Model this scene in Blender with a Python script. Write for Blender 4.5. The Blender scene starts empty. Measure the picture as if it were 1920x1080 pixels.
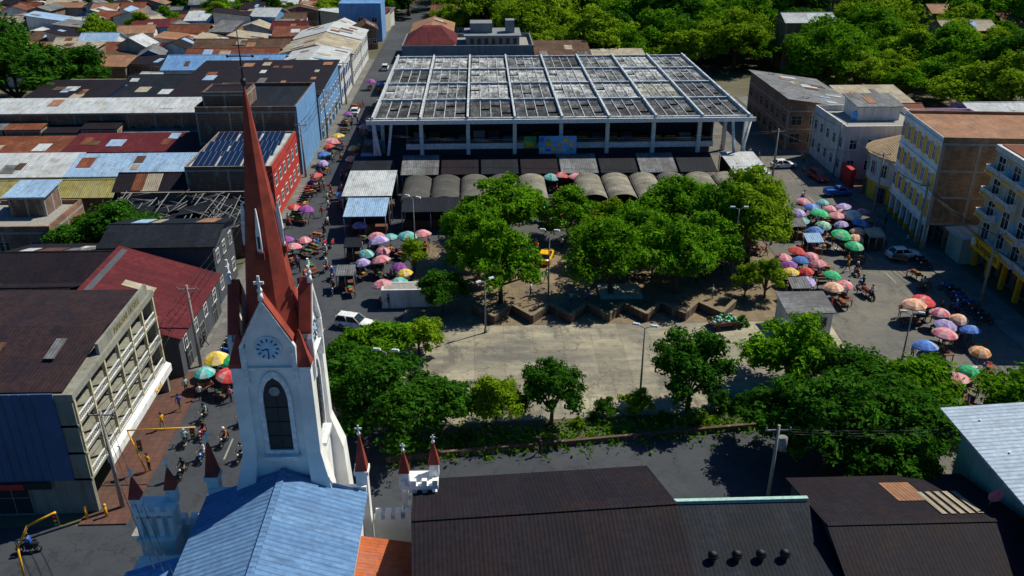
import bpy, math, random
import numpy as np
from mathutils import Vector, Matrix
R=random.Random(11)
SC=bpy.context.scene
COL=SC.collection
rad=math.radians

# ---------------- materials ----------------
def base(name):
    m=bpy.data.materials.new(name); m.use_nodes=True
    nt=m.node_tree; b=nt.nodes['Principled BSDF']
    return m,nt,b
def N(nt,t,**k):
    n=nt.nodes.new(t)
    for a,v in k.items():
        if a in n.inputs: n.inputs[a].default_value=v
        else: setattr(n,a,v)
    return n
def mixc(nt,fac,a,b,mode='MIX'):
    n=nt.nodes.new('ShaderNodeMix'); n.data_type='RGBA'; n.blend_type=mode
    for i,v in ((0,fac),(6,a),(7,b)):
        if isinstance(v,bpy.types.NodeSocket): nt.links.new(v,n.inputs[i])
        else: n.inputs[i].default_value=v if i==0 else (*v[:3],1)
    return n.outputs[2]
def coords(nt,scale=(1,1,1)):
    tc=nt.nodes.new('ShaderNodeTexCoord'); mp=nt.nodes.new('ShaderNodeMapping')
    mp.inputs['Scale'].default_value=scale
    oi=nt.nodes.new('ShaderNodeObjectInfo'); ml=N(nt,'ShaderNodeMath',operation='MULTIPLY'); ml.inputs[1].default_value=37
    nt.links.new(oi.outputs['Random'],ml.inputs[0]); nt.links.new(ml.outputs[0],mp.inputs['Location'])
    nt.links.new(tc.outputs['Object'],mp.inputs[0]); return mp.outputs[0]
def noise(nt,vec,scale,detail=5,lo=.35,hi=.65,rough=.6):
    n=N(nt,'ShaderNodeTexNoise'); n.inputs['Scale'].default_value=scale; n.inputs['Detail'].default_value=detail; n.inputs['Roughness'].default_value=rough
    nt.links.new(vec,n.inputs['Vector'])
    r=N(nt,'ShaderNodeMapRange'); r.inputs[1].default_value=lo; r.inputs[2].default_value=hi
    nt.links.new(n.outputs[0],r.inputs[0]); return r.outputs[0]
def scl(c,k): return tuple(min(1,x*k) for x in c)
def plain(name,c,rough=.6,metal=0,var=.25,scale=3):
    m,nt,b=base(name); v=coords(nt)
    nt.links.new(mixc(nt,noise(nt,v,scale),scl(c,1-var),scl(c,1+var*.5)),b.inputs['Base Color'])
    b.inputs['Roughness'].default_value=rough; b.inputs['Metallic'].default_value=metal
    return m
def plaster(name,c,dirt=.55,dc=(.10,.09,.08)):
    m,nt,b=base(name)
    v=coords(nt); vs=coords(nt,(1.2,1.2,.12))
    c1=mixc(nt,noise(nt,v,.5),c,scl(c,.78))
    st=noise(nt,vs,1.6,6,.46,.75)
    mul=N(nt,'ShaderNodeMath',operation='MULTIPLY'); nt.links.new(st,mul.inputs[0]); mul.inputs[1].default_value=dirt
    c2=mixc(nt,mul.outputs[0],c1,dc)
    nt.links.new(c2,b.inputs['Base Color']); b.inputs['Roughness'].default_value=.85
    return m
def brick(name,c1=(.20,.075,.04),c2=(.33,.14,.07),mo=(.25,.22,.19)):
    m,nt,b=base(name)
    tc=nt.nodes.new('ShaderNodeTexCoord'); s=N(nt,'ShaderNodeSeparateXYZ'); nt.links.new(tc.outputs['Object'],s.inputs[0])
    ad=N(nt,'ShaderNodeMath',operation='ADD'); nt.links.new(s.outputs[0],ad.inputs[0]); nt.links.new(s.outputs[1],ad.inputs[1])
    cb=N(nt,'ShaderNodeCombineXYZ'); nt.links.new(ad.outputs[0],cb.inputs[0]); nt.links.new(s.outputs[2],cb.inputs[1])
    t=N(nt,'ShaderNodeTexBrick'); nt.links.new(cb.outputs[0],t.inputs['Vector'])
    t.inputs['Scale'].default_value=1; t.inputs['Brick Width'].default_value=.5; t.inputs['Row Height'].default_value=.25; t.inputs['Mortar Size'].default_value=.022
    for i,c in (('Color1',c1),('Color2',c2),('Mortar',mo)): t.inputs[i].default_value=(*c,1)
    v=coords(nt); vs=coords(nt,(1,1,.3))
    cc=mixc(nt,noise(nt,v,.35,6,.42,.7),t.outputs[0],(.10,.075,.055))
    cc=mixc(nt,noise(nt,vs,1.5,6,.55,.75),cc,(.30,.25,.19))
    nt.links.new(cc,b.inputs['Base Color'])
    b.inputs['Roughness'].default_value=.9
    return m
def corr(name,c1,c2,vary='Y',rust=.3,rc=(.16,.07,.035),per=.28,rough=.75,metal=.0,sheet=(1.05,3.2),spec=.15,seam=.55,bump=.018):
    """corrugated sheets; grooves repeat along the axis named by vary"""
    m,nt,b=base(name)
    tc=nt.nodes.new('ShaderNodeTexCoord'); s=N(nt,'ShaderNodeSeparateXYZ'); nt.links.new(tc.outputs['Object'],s.inputs[0])
    a=s.outputs[1] if vary=='Y' else s.outputs[0]; o=s.outputs[0] if vary=='Y' else s.outputs[1]
    cb=N(nt,'ShaderNodeCombineXYZ'); nt.links.new(o,cb.inputs[0]); nt.links.new(a,cb.inputs[1])
    t=N(nt,'ShaderNodeTexBrick'); nt.links.new(cb.outputs[0],t.inputs['Vector'])
    t.inputs['Scale'].default_value=1; t.inputs['Brick Width'].default_value=sheet[1]; t.inputs['Row Height'].default_value=sheet[0]; t.inputs['Mortar Size'].default_value=.018
    for i,c in (('Color1',c1),('Color2',c2),('Mortar',scl(c1,seam))): t.inputs[i].default_value=(*c,1)
    v=coords(nt); vst=coords(nt,(.3,1.6,1) if vary=='Y' else (1.6,.3,1))
    n1=noise(nt,v,.35,8,.62-rust*.4,.82-rust*.3,.7)
    cc=mixc(nt,n1,t.outputs[0],rc)
    cc=mixc(nt,noise(nt,vst,1.3,6,.5,.75),cc,scl(rc,.8))
    cc=mixc(nt,noise(nt,v,2.5,5,.3,.8),cc,scl(c1,.6))
    nt.links.new(cc,b.inputs['Base Color'])
    mu=N(nt,'ShaderNodeMath',operation='MULTIPLY'); nt.links.new(a,mu.inputs[0]); mu.inputs[1].default_value=6.283/per
    si=N(nt,'ShaderNodeMath',operation='SINE'); nt.links.new(mu.outputs[0],si.inputs[0])
    bp=N(nt,'ShaderNodeBump'); bp.inputs['Strength'].default_value=.8; bp.inputs['Distance'].default_value=bump
    nt.links.new(si.outputs[0],bp.inputs['Height']); nt.links.new(bp.outputs[0],b.inputs['Normal'])
    b.inputs['Roughness'].default_value=rough; b.inputs['Metallic'].default_value=metal; b.inputs['Specular IOR Level'].default_value=spec
    return m
def groundm(name,c1,c2,c3,s1=.15,s2=1.2,joint=None,cracks=True,rough=.9,dark=(.03,.03,.03),jm=.6,stain=None):
    m,nt,b=base(name); v=coords(nt)
    c=mixc(nt,noise(nt,v,s1,8,.4,.62,.65),c1,c2)
    c=mixc(nt,noise(nt,v,s2,8,.5,.8,.7),c,c3)
    if stain:
        vs=coords(nt,(.5,1.6,1)); c=mixc(nt,noise(nt,vs,.14,9,.44,.62,.75),c,stain)
        vs=coords(nt,(1.3,.6,1)); c=mixc(nt,noise(nt,vs,.35,9,.52,.66,.75),c,scl(stain,.75))
    if joint:
        t=N(nt,'ShaderNodeTexBrick'); nt.links.new(v,t.inputs['Vector']); t.offset=0
        t.inputs['Scale'].default_value=1; t.inputs['Brick Width'].default_value=joint[0]; t.inputs['Row Height'].default_value=joint[1]; t.inputs['Mortar Size'].default_value=joint[2]
        t.inputs['Color1'].default_value=(1,1,1,1); t.inputs['Color2'].default_value=(.76,.76,.78,1); t.inputs['Mortar'].default_value=(jm,jm,jm*.95,1)
        c=mixc(nt,1.0,c,t.outputs[0],'MULTIPLY')
    if cracks:
        vo=N(nt,'ShaderNodeTexVoronoi',feature='DISTANCE_TO_EDGE'); vo.inputs['Scale'].default_value=.2
        nw=N(nt,'ShaderNodeTexNoise'); nw.inputs['Scale'].default_value=.6; nw.inputs['Detail'].default_value=6; nt.links.new(v,nw.inputs['Vector'])
        vv=N(nt,'ShaderNodeVectorMath',operation='ADD'); nt.links.new(v,vv.inputs[0])
        sc=N(nt,'ShaderNodeVectorMath',operation='SCALE'); nt.links.new(nw.outputs[1],sc.inputs[0]); sc.inputs['Scale'].default_value=3
        nt.links.new(sc.outputs[0],vv.inputs[1]); nt.links.new(vv.outputs[0],vo.inputs['Vector'])
        r=N(nt,'ShaderNodeMapRange'); r.inputs[1].default_value=.003; r.inputs[2].default_value=.012; r.inputs[3].default_value=.55; r.inputs[4].default_value=0
        nt.links.new(vo.outputs['Distance'],r.inputs[0])
        c=mixc(nt,r.outputs[0],c,dark)
    nt.links.new(c,b.inputs['Base Color']); b.inputs['Roughness'].default_value=rough
    return m
def leafm(name,c,c2):
    m=bpy.data.materials.new(name); m.use_nodes=True; nt=m.node_tree; nt.nodes.clear()
    out=nt.nodes.new('ShaderNodeOutputMaterial')
    g=nt.nodes.new('ShaderNodeNewGeometry'); oi=nt.nodes.new('ShaderNodeObjectInfo')
    a=mixc(nt,g.outputs['Random Per Island'],c,c2)
    v=coords(nt); a=mixc(nt,noise(nt,v,.45,4,.45,.7),a,scl(c,.55))
    mm=N(nt,'ShaderNodeMapRange'); nt.links.new(oi.outputs['Random'],mm.inputs[0]); mm.inputs[3].default_value=0; mm.inputs[4].default_value=.4
    a=mixc(nt,mm.outputs[0],a,scl(c,.6))
    d=nt.nodes.new('ShaderNodeBsdfDiffuse'); t=nt.nodes.new('ShaderNodeBsdfTranslucent'); x=nt.nodes.new('ShaderNodeMixShader'); x.inputs[0].default_value=.34
    nt.links.new(a,d.inputs[0]); nt.links.new(a,t.inputs[0]); nt.links.new(d.outputs[0],x.inputs[1]); nt.links.new(t.outputs[0],x.inputs[2]); nt.links.new(x.outputs[0],out.inputs[0])
    return m
M={}
P=lambda k,*a,**kw: M.setdefault(k,plain(k,*a,**kw))
P('white',(.76,.77,.78),.6); P('offwhite',(.50,.46,.36),.7); P('black',(.012,.012,.014),.5); P('dark',(.02,.02,.022),.8)
P('glass',(.015,.025,.035),.12,0,.5); P('glassb',(.05,.12,.22),.15,0,.5); P('steel',(.3,.31,.33),.45,.6); P('concrete',(.30,.29,.27),.9); P('yellow',(.85,.42,.01),.5); P('red',(.5,.03,.03),.5)
P('darkwood',(.05,.022,.012),.8); P('trunk',(.10,.07,.045),.95); P('skin',(.32,.17,.10),.6); P('hair',(.01,.008,.007),.6); P('rubber',(.015,.015,.015),.8)
P('denim',(.03,.05,.11),.9); P('khaki',(.2,.16,.1),.9); P('blue',(.02,.12,.55),.4); P('green',(.02,.38,.12),.5); P('orange',(.7,.2,.02),.6); P('brown',(.14,.05,.03),.8); P('interior',(.07,.03,.016),.9); P('olive',(.20,.16,.05),.8)
P('tilered',(.29,.040,.022),.75,0,.4,1.0); P('tilered2',(.2,.03,.02),.8,0,.4,1.2); P('grey',(.22,.22,.23),.8); P('iron',(.03,.03,.035),.6,.3)
P('carwhite',(.8,.8,.8),.2); P('carblue',(.03,.14,.5),.25); P('carred',(.4,.03,.03),.25); P('taxi',(.9,.5,.01),.25)
P('tank',(.02,.02,.022),.5); P('tankb',(.10,.40,.80),.5); P('mint',(.35,.55,.5),.6); P('clock',(.42,.64,.85),.5); P('solar',(.010,.018,.055),.15); P('pink',(.7,.2,.3),.6); P('weather',(.50,.55,.60),.85,0,.5,1.5)
W={k:plaster('plaster_'+k,c,d) for k,c,d in (('cream',(.62,.56,.36),.3),('white',(.66,.67,.68),.45),('bright',(.86,.87,.88),.12),('blue',(.14,.33,.64),.45),('grey',(.22,.24,.27),.7),('red',(.50,.03,.02),.3),('yellow',(.75,.45,.03),.4),('pale',(.50,.47,.37),.5),('green',(.36,.48,.40),.4),('lilac',(.5,.34,.54),.4),('dark',(.06,.07,.09),.5),('hotel',(.27,.27,.23),.65),('bluegrey',(.06,.12,.26),.5),('towerw',(.88,.88,.86),.07))}
W['brick']=brick('brick'); W['brickd']=brick('brick_dark',(.10,.05,.035),(.17,.08,.05)); W['bricko']=brick('brick_orange',(.26,.12,.05),(.42,.21,.09)); W['zig']=brick('brick_umber',(.07,.03,.02),(.12,.06,.04),(.09,.08,.07))
ROOF={}
for k,c1,c2,ru,rc in (('white',(.64,.68,.72),(.48,.53,.58),.3,(.26,.20,.15)),('grey',(.17,.18,.20),(.30,.31,.33),.4,(.08,.06,.05)),('blue',(.14,.32,.66),(.22,.42,.72),.2,(.12,.2,.34)),('lblue',(.30,.48,.74),(.42,.58,.78),.2,(.2,.24,.3)),('dark',(.012,.010,.017),(.020,.016,.026),.4,(.028,.015,.015)),('darkb',(.010,.014,.024),(.022,.028,.042),.35,(.020,.018,.018)),('maroon',(.12,.016,.024),(.17,.03,.036),.35,(.06,.022,.022)),('rust',(.24,.07,.035),(.34,.13,.07),.6,(.10,.04,.025)),('terra',(.38,.18,.10),(.47,.27,.17),.5,(.22,.13,.09)),('yellow',(.46,.39,.12),(.28,.30,.2),.4,(.16,.12,.06)),('orust',(.50,.12,.04),(.30,.2,.2),.6,(.5,.13,.04)),('brown',(.13,.07,.045),(.2,.12,.08),.6,(.07,.04,.03)),('cream',(.56,.50,.38),(.42,.37,.28),.5,(.2,.14,.1)),('tan',(.42,.30,.18),(.50,.38,.25),.4,(.28,.18,.12))):
    for ax in 'XY': ROOF[k+ax]=corr('sheet_'+k+ax,c1,c2,ax,ru,rc,bump=.007 if k in('dark','darkb') else .018)
LEAF=[leafm('leaf_dark',(.032,.125,.012),(.09,.24,.018)),leafm('leaf_mid',(.085,.24,.010),(.22,.45,.02)),leafm('leaf_bright',(.18,.34,.012),(.36,.50,.03))]
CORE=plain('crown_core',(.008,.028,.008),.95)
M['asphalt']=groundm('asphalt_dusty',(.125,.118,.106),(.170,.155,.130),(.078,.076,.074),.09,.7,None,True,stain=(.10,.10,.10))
M['asphalt_shade']=groundm('asphalt_shade_painted',(.034,.040,.054),(.054,.060,.072),(.018,.023,.032),.09,.7,None,True,dark=(.012,.012,.013))  # dark bluish asphalt: shade of the south and west streets painted into its colour
M['asphaltm']=groundm('asphalt_mid',(.06,.06,.062),(.09,.086,.08),(.035,.035,.04),.09,.7,None,True)
M['conc']=groundm('plaza_concrete',(.42,.37,.26),(.32,.29,.215),(.18,.165,.14),.14,.6,(3.1,3.1,.04),True,dark=(.06,.055,.05),jm=.7,stain=(.165,.155,.135))
M['tile']=groundm('plaza_tile',(.26,.19,.11),(.18,.14,.09),(.07,.06,.045),.2,1.3,(.9,.9,.03),False)
M['walk']=groundm('sidewalk_paving',(.20,.195,.18),(.15,.145,.14),(.09,.085,.08),.3,1.5,(1.2,1.2,.04),False)
M['redwalk']=groundm('red_paving',(.15,.058,.042),(.11,.06,.05),(.06,.05,.045),.4,1.5,(.6,.6,.03),False)
M['earth']=groundm('earth',(.13,.105,.07),(.07,.08,.035),(.04,.065,.02),.05,.3,None,False)
M['soil']=groundm('planting_soil',(.10,.08,.05),(.05,.075,.025),(.035,.055,.018),.5,1.5,None,False)

# ---------------- mesh builder ----------------
class MB:
    def __init__(s): s.v=[];s.f=[];s.m=[];s.sm=[]
    def poly(s,pts,m=0,sm=False):
        i=len(s.v); s.v+=[tuple(p) for p in pts]; s.f.append(tuple(range(i,i+len(pts)))); s.m.append(m); s.sm.append(sm); return s
    def hexa(s,b,t,m=0,mt=None):
        i=len(s.v); s.v+=[tuple(p) for p in b+t]
        fs=[(3,2,1,0),(4,5,6,7),(0,1,5,4),(1,2,6,5),(2,3,7,6),(3,0,4,7)]
        for k,f in enumerate(fs): s.f.append(tuple(i+a for a in f)); s.m.append(mt if (mt is not None and k==1) else m); s.sm.append(False)
        return s
    def box(s,x0,x1,y0,y1,z0,z1,m=0,mt=None):
        return s.hexa([(x0,y0,z0),(x1,y0,z0),(x1,y1,z0),(x0,y1,z0)],[(x0,y0,z1),(x1,y0,z1),(x1,y1,z1),(x0,y1,z1)],m,mt)
    def rings(s,rs,m=0,cap=True,sm=True,close=True):
        i=len(s.v); n=len(rs[0])
        for r in rs: s.v+=[tuple(p) for p in r]
        for k in range(len(rs)-1):
            for j in range(n if close else n-1):
                a=i+k*n+j; b=i+k*n+(j+1)%n
                s.f.append((a,b,b+n,a+n)); s.m.append(m); s.sm.append(sm)
        if cap and close:
            s.f.append(tuple(range(i+n-1,i-1,-1))); s.m.append(m); s.sm.append(False)
            s.f.append(tuple(range(i+(len(rs)-1)*n,i+len(rs)*n))); s.m.append(m); s.sm.append(False)
        return s
    def cyl(s,a,b,r0,r1=None,n=8,m=0,cap=True,sm=True):
        a=Vector(a);b=Vector(b); r1=r0 if r1 is None else r1
        d=(b-a).normalized(); u=d.orthogonal().normalized(); w=d.cross(u)
        rr=lambda c,r:[c+(u*math.cos(6.28318*k/n)+w*math.sin(6.28318*k/n))*r for k in range(n)]
        return s.rings([rr(a,r0),rr(b,max(r1,1e-4))],m,cap,sm)
    def tube(s,pts,r,n=6,m=0):
        for a,b in zip(pts[:-1],pts[1:]): s.cyl(a,b,r,r,n,m,True)
        return s
    def ball(s,c,r,m=0,n=8,sz=1):
        c=Vector(c); rs=[]
        for k in range(0,n//2+1):
            t=math.pi*k/(n//2); q=max(math.sin(t),.02)*r
            rs.append([c+Vector((q*math.cos(6.28318*j/n),q*math.sin(6.28318*j/n),-math.cos(t)*r*sz)) for j in range(n)])
        return s.rings(rs,m)
    def mesh(s,name,mats):
        me=bpy.data.meshes.new(name); me.from_pydata(s.v,[],s.f); me.update()
        for k in mats: me.materials.append(k if not isinstance(k,str) else M[k])
        me.polygons.foreach_set('material_index',s.m); me.polygons.foreach_set('use_smooth',s.sm); me.update()
        return me
def obj(name,data=None,parent=None,loc=(0,0,0),rz=0,sc=1,rx=0):
    o=bpy.data.objects.new(name,data); COL.objects.link(o)
    o.location=loc; o.rotation_euler=(rx,0,rz); o.scale=(sc,sc,sc) if not hasattr(sc,'__len__') else sc
    if parent: o.parent=parent
    if data is None: o.empty_display_size=.3
    return o
def thing(name,label,cat,loc=(0,0,0),rz=0,data=None,group=None,sc=1,kind=None):
    o=obj(name,data,None,loc,rz,sc); o['label']=label; o['category']=cat
    if group:o['group']=group
    if kind:o['kind']=kind
    return o
STL={'ground':'bare earth and grass ground beneath the town','road':'worn grey cracked asphalt road around the square','plaza':'cracked pale concrete floor of the open plaza','sidewalk':'raised grey paved sidewalk beside the buildings','road_marking':'faded pale painted lines on the asphalt'}
def struct(name,mb,mats,label=None):
    o=obj(name,mb.mesh(name,mats)); o['kind']='structure'; o['label']=label or STL.get(name,name.replace('_',' ')+' of the town square'); o['category']=name.replace('_',' '); return o

# ---------------- camera, light ----------------
cam=bpy.data.cameras.new('camera'); co=bpy.data.objects.new('camera',cam); COL.objects.link(co)
cam.lens=30.8; cam.sensor_width=36; cam.clip_end=3000
co.location=(0,0,45); co.rotation_euler=(rad(90-25.5),0,rad(-2.1)); SC.camera=co
w=bpy.data.worlds.new('World'); SC.world=w; w.use_nodes=True; nt=w.node_tree
sky=nt.nodes.new('ShaderNodeTexSky'); sky.sky_type='NISHITA'; sky.sun_disc=False; sky.ozone_density=4.0
sd=Vector((.80,.46,0)).normalized()*math.cos(rad(51))+Vector((0,0,math.sin(rad(51))))
sky.sun_elevation=rad(51); sky.sun_rotation=math.atan2(sd.x,sd.y)
hs=nt.nodes.new('ShaderNodeHueSaturation'); hs.inputs['Saturation'].default_value=1.6; nt.links.new(sky.outputs[0],hs.inputs['Color'])
nt.links.new(hs.outputs[0],nt.nodes['Background'].inputs[0]); nt.nodes['Background'].inputs[1].default_value=.068
su=bpy.data.lights.new('sun','SUN'); su.energy=5.0; su.angle=rad(.5); su.color=(1,.95,.78)
so=bpy.data.objects.new('sun',su); COL.objects.link(so); so.rotation_euler=sd.to_track_quat('Z','Y').to_euler()
SC.view_settings.view_transform='Standard'; SC.view_settings.look='None'; SC.view_settings.exposure=0

# ---------------- ground ----------------
struct('ground',MB().poly([(-1500,-300,0),(1500,-300,0),(1500,2500,0),(-1500,2500,0)]),['earth'])
def flat(rs,z=.004):
    m=MB()
    for x0,x1,y0,y1 in rs: m.poly([(x0,y0,z),(x1,y0,z),(x1,y1,z),(x0,y1,z)])
    return m
struct('road',flat([(-27.5,-8.2,10,196),(-120,-27.5,38,53.5),(-27.5,-18,196,340),(-8.2,38,10,66)]),['asphalt_shade'],'dark asphalt street with painted-in shade beside the church')
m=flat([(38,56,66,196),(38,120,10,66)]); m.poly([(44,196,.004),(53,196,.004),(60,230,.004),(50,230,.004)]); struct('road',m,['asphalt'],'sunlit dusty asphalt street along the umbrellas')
struct('road',flat([(-8.2,38,66,196)]),['asphaltm'],'worn asphalt yard in front of the market')
m=MB(); m.box(-30.2,-27.5,76,235,0,.12); m.box(56,60,62,190,0,.12); struct('sidewalk',m,['walk'])
m=MB(); m.box(-31,-27.4,53.5,76,0,.13); struct('sidewalk',m,['redwalk'],'red brick paved sidewalk below the hotel')
m=MB()
def slab(m,pts,z0,z1,mi=0):
    m.poly([(x,y,z1) for x,y in pts],mi); n=len(pts)
    for i in range(n):
        a=pts[i];b=pts[(i+1)%n]; m.poly([(a[0],a[1],z0),(b[0],b[1],z0),(b[0],b[1],z1),(a[0],a[1],z1)],mi)
slab(m,[(-8.2,65.6),(30,67.4),(37,69),(38,84.5),(-8.2,84.5)],0,.14); struct('plaza',m,['conc'])
m=MB(); slab(m,[(-9,84.52),(38,84.52),(37.5,108),(-8,108)],0,.15); struct('plaza',m,['tile'],'brown tiled upper terrace of the square under trees')
m=MB(); slab(m,[(-8.2,60.8),(24.4,64.6),(36,66),(37,68.98),(30,67.38),(-8.2,65.58)],0,.18); struct('flower_bed',m,['soil'],'long soil planting bed along the plaza edge')
m=MB()
for a,b in (((-8.4,60.5),(24.4,64.3)),((24.4,64.3),(36.2,65.7))):
    A=Vector((*a,0));B=Vector((*b,0)); d=(B-A).normalized(); n_=Vector((-d.y,d.x,0))*.28
    m.hexa([A,B,B+n_,A+n_],[p+Vector((0,0,.55)) for p in (A,B,B+n_,A+n_)])
thing('boundary_wall','low weathered brick wall along the plaza bed','wall',data=m.mesh('boundary_wall',[W['zig']]))
m=MB(); pts=[]; x=-1.0; k=0
while x<30: pts.append((x,85.0 if k%2 else 87.8)); x+=2.1; k+=1
for a,b in zip(pts[:-1],pts[1:]):
    A=Vector((*a,.14));B=Vector((*b,.14)); d=(B-A).normalized(); n_=Vector((-d.y,d.x,0))*.22; e=d*.1
    q=[A-e-n_,B+e-n_,B+e+n_,A-e+n_]; t=[p+Vector((0,0,.95+.002*(a[0]*7%3))) for p in q]; m.hexa(q,t,0)
    q2=[p+Vector((0,0,.003)) for p in t]; m.hexa(q2,[p+Vector((0,0,.07)) for p in q2],1)
thing('planter_wall','zigzag brown brick seating wall across the square','wall',data=m.mesh('planter_wall',[W['zig'],'khaki']))
m=MB(); m.box(13.6,18.5,90.5,94,.15,.5,0); m.box(13.8,18.3,90.7,93.8,.5,.56,0); thing('stone_platform','low pale concrete platform among the trees','platform',data=m.mesh('stone_platform',['offwhite']))
m=MB()
for i in range(9): m.box(49.8,49.95,66+i*7,69+i*7,.006,.010)
for i in range(8): m.box(-22.2,-22.05,55+i*6.5,58+i*6.5,.006,.010)
for i in range(7): m.box(-26.6+i*1.3,-26.0+i*1.3,52.2,54.6,.006,.010)
struct('road_marking',m,['concrete'])

# ---------------- generic pieces ----------------
WINM={}
def winmesh(w,h,fr,gl,shut=None):
    key=(round(w,2),round(h,2),fr,gl,shut)
    if key not in WINM:
        m=MB(); f=.09
        m.box(-w/2-f,w/2+f,-.08,0,-f,0,0); m.box(-w/2-f,w/2+f,-.06,0,h,h+f,0); m.box(-w/2-f,-w/2,-.06,0,0,h,0); m.box(w/2,w/2+f,-.06,0,0,h,0)
        m.box(-w/2,w/2,-.02,0,0,h,1); m.box(-.03,.03,-.045,-.02,0,h,0); m.box(-w/2,w/2,-.043,-.02,h*.62,h*.62+.05,0)
        WINM[key]=m.mesh('window',[fr,gl])
    return WINM[key]
FR={'S':0,'E':rad(90),'N':rad(180),'W':rad(-90)}
def onface(T,f,u,z,name,me,x0,x1,y0,y1):
    if f=='S': l=(u,y0,z)
    elif f=='N': l=(u,y1,z)
    elif f=='E': l=(x1,u,z)
    else: l=(x0,u,z)
    return obj(name,me,T,l,FR[f])
PK=['rust','white','grey','brown','cream','lblue','white','rust','brown','terra']
def bld(label,x0,x1,y0,y1,h,wall,roof,kind='flat',rh=1.6,wins=(),doors=(),name='building',cat='building',rz=0,over=.5,tank=0,parapet=.7,patch=.034):
    cx,cy=(x0+x1)/2,(y0+y1)/2; T=thing(name,label,cat,(cx,cy,0),rz)
    X0,X1,Y0,Y1=x0-cx,x1-cx,y0-cy,y1-cy
    m=MB(); m.box(X0,X1,Y0,Y1,0,h)
    r=MB(); o=over; th=.12; zf=None
    if kind=='flat':
        p=.25
        m.box(X0,X1,Y0,Y0+p,h,h+parapet); m.box(X0,X1,Y1-p,Y1,h,h+parapet); m.box(X0,X0+p,Y0+p,Y1-p,h,h+parapet); m.box(X1-p,X1,Y0+p,Y1-p,h,h+parapet)
        r.box(X0+p,X1-p,Y0+p,Y1-p,h,h+.15)
    elif kind=='gx':
        zf=lambda x,y:h+rh*(1-abs(y)/(Y1))
        for s in (-1,1):
            ye=(Y0-o if s<0 else Y1+o); ze=h-rh*o/((Y1-Y0)/2)
            q=[(X0-o,ye,ze+.02),(X1+o,ye,ze+.02),(X1+o,0,h+rh+.02),(X0-o,0,h+rh+.02)]
            if s>0:q=q[::-1]
            r.hexa(q,[(a,b,c+th) for a,b,c in q])
        r.box(X0-o,X1+o,-.16,.16,h+rh+.05,h+rh+.18)
        for xx in (X0,X1): m.poly([(xx,Y0,h),(xx,Y1,h),(xx,0,h+rh)])
    elif kind=='gy':
        zf=lambda x,y:h+rh*(1-abs(x)/(X1))
        for s in (-1,1):
            xe=(X0-o if s<0 else X1+o); ze=h-rh*o/((X1-X0)/2)
            q=[(xe,Y0-o,ze+.02),(0,Y0-o,h+rh+.02),(0,Y1+o,h+rh+.02),(xe,Y1+o,ze+.02)]
            if s>0:q=q[::-1]
            r.hexa(q,[(a,b,c+th) for a,b,c in q])
        r.box(-.16,.16,Y0-o,Y1+o,h+rh+.05,h+rh+.18)
        for yy in (Y0,Y1): m.poly([(X0,yy,h),(X1,yy,h),(0,yy,h+rh)])
    else:
        z={'s':(0,0,1,1),'n':(1,1,0,0),'e':(1,0,0,1),'w':(0,1,1,0)}[kind[-1]]
        fx=lambda x:(x-X0+o)/(X1-X0+2*o); fy=lambda y:(y-Y0+o)/(Y1-Y0+2*o)
        zf=lambda x,y:h+.04+rh*{'s':fy(y),'n':1-fy(y),'e':1-fx(x),'w':fx(x)}[kind[-1]]
        b=[(X0,Y0),(X1,Y0),(X1,Y1),(X0,Y1)]; bo=[(X0-o,Y0-o),(X1+o,Y0-o),(X1+o,Y1+o),(X0-o,Y1+o)]
        m.hexa([(p[0],p[1],h) for p in b],[(p[0],p[1],h+.01+rh*k) for p,k in zip(b,z)])
        q=[(p[0],p[1],h+.04+rh*k) for p,k in zip(bo,z)]; r.hexa(q,[(a,c,d+th) for a,c,d in q])
    obj('wall',m.mesh('wall',[W[wall]]),T); obj('roof',r.mesh('roof',[ROOF[roof] if roof in ROOF else M[roof]]),T)
    if zf and patch:
        for i in range(min(18,int((X1-X0)*(Y1-Y0)*patch+R.random()))):
            w_,d_=R.uniform(.8,2.6),R.uniform(1.5,3.6)
            if not (kind=='gx' or kind in('sh_s','sh_n')): w_,d_=d_,w_
            if X1-X0<w_+1 or Y1-Y0<d_+1: continue
            a=R.uniform(X0,X1-w_); b=R.uniform(Y0,Y1-d_)
            if kind=='gx' and b<.3<b+d_+.6: b=.3 if b+d_+.6<Y1 and .3+d_<Y1 else -.3-d_
            if kind=='gy' and a<.3<a+w_+.6: a=.3 if .3+w_<X1 else -.3-w_
            q=[(xx,yy,zf(xx,yy)+.15) for xx,yy in ((a,b),(a+w_,b),(a+w_,b+d_),(a,b+d_))]
            pmb=MB(); pmb.hexa(q,[(p[0],p[1],p[2]+.04) for p in q]); obj('roof_patch',pmb.mesh('roof_patch',[ROOF[R.choice(PK)+('X' if kind in('gx','sh_s','sh_n') else 'Y')]]),T)
    if wall.startswith('brick') and h>3:
        fm_=MB(); nx=max(2,int((X1-X0)/4.2)); ny=max(2,int((Y1-Y0)/4.2)); zs=[h-.3]+([h/2] if h>5.5 else [])
        for z0 in zs: fm_.box(X0-.03,X1+.03,Y0-.04,Y0-.005,z0,z0+.25); fm_.box(X0-.04,X0-.005,Y0,Y1,z0,z0+.25); fm_.box(X1+.005,X1+.04,Y0,Y1,z0,z0+.25)
        for i in range(nx+1): u=X0+.15+(X1-X0-.3)*i/nx; fm_.box(u-.12,u+.12,Y0-.035,Y0-.006,0,h)
        for i in range(ny+1): u=Y0+.15+(Y1-Y0-.3)*i/ny; fm_.box(X0-.035,X0-.006,u-.12,u+.12,0,h); fm_.box(X1+.006,X1+.035,u-.12,u+.12,0,h)
        obj('frame',fm_.mesh('frame',['concrete']),T)
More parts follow.
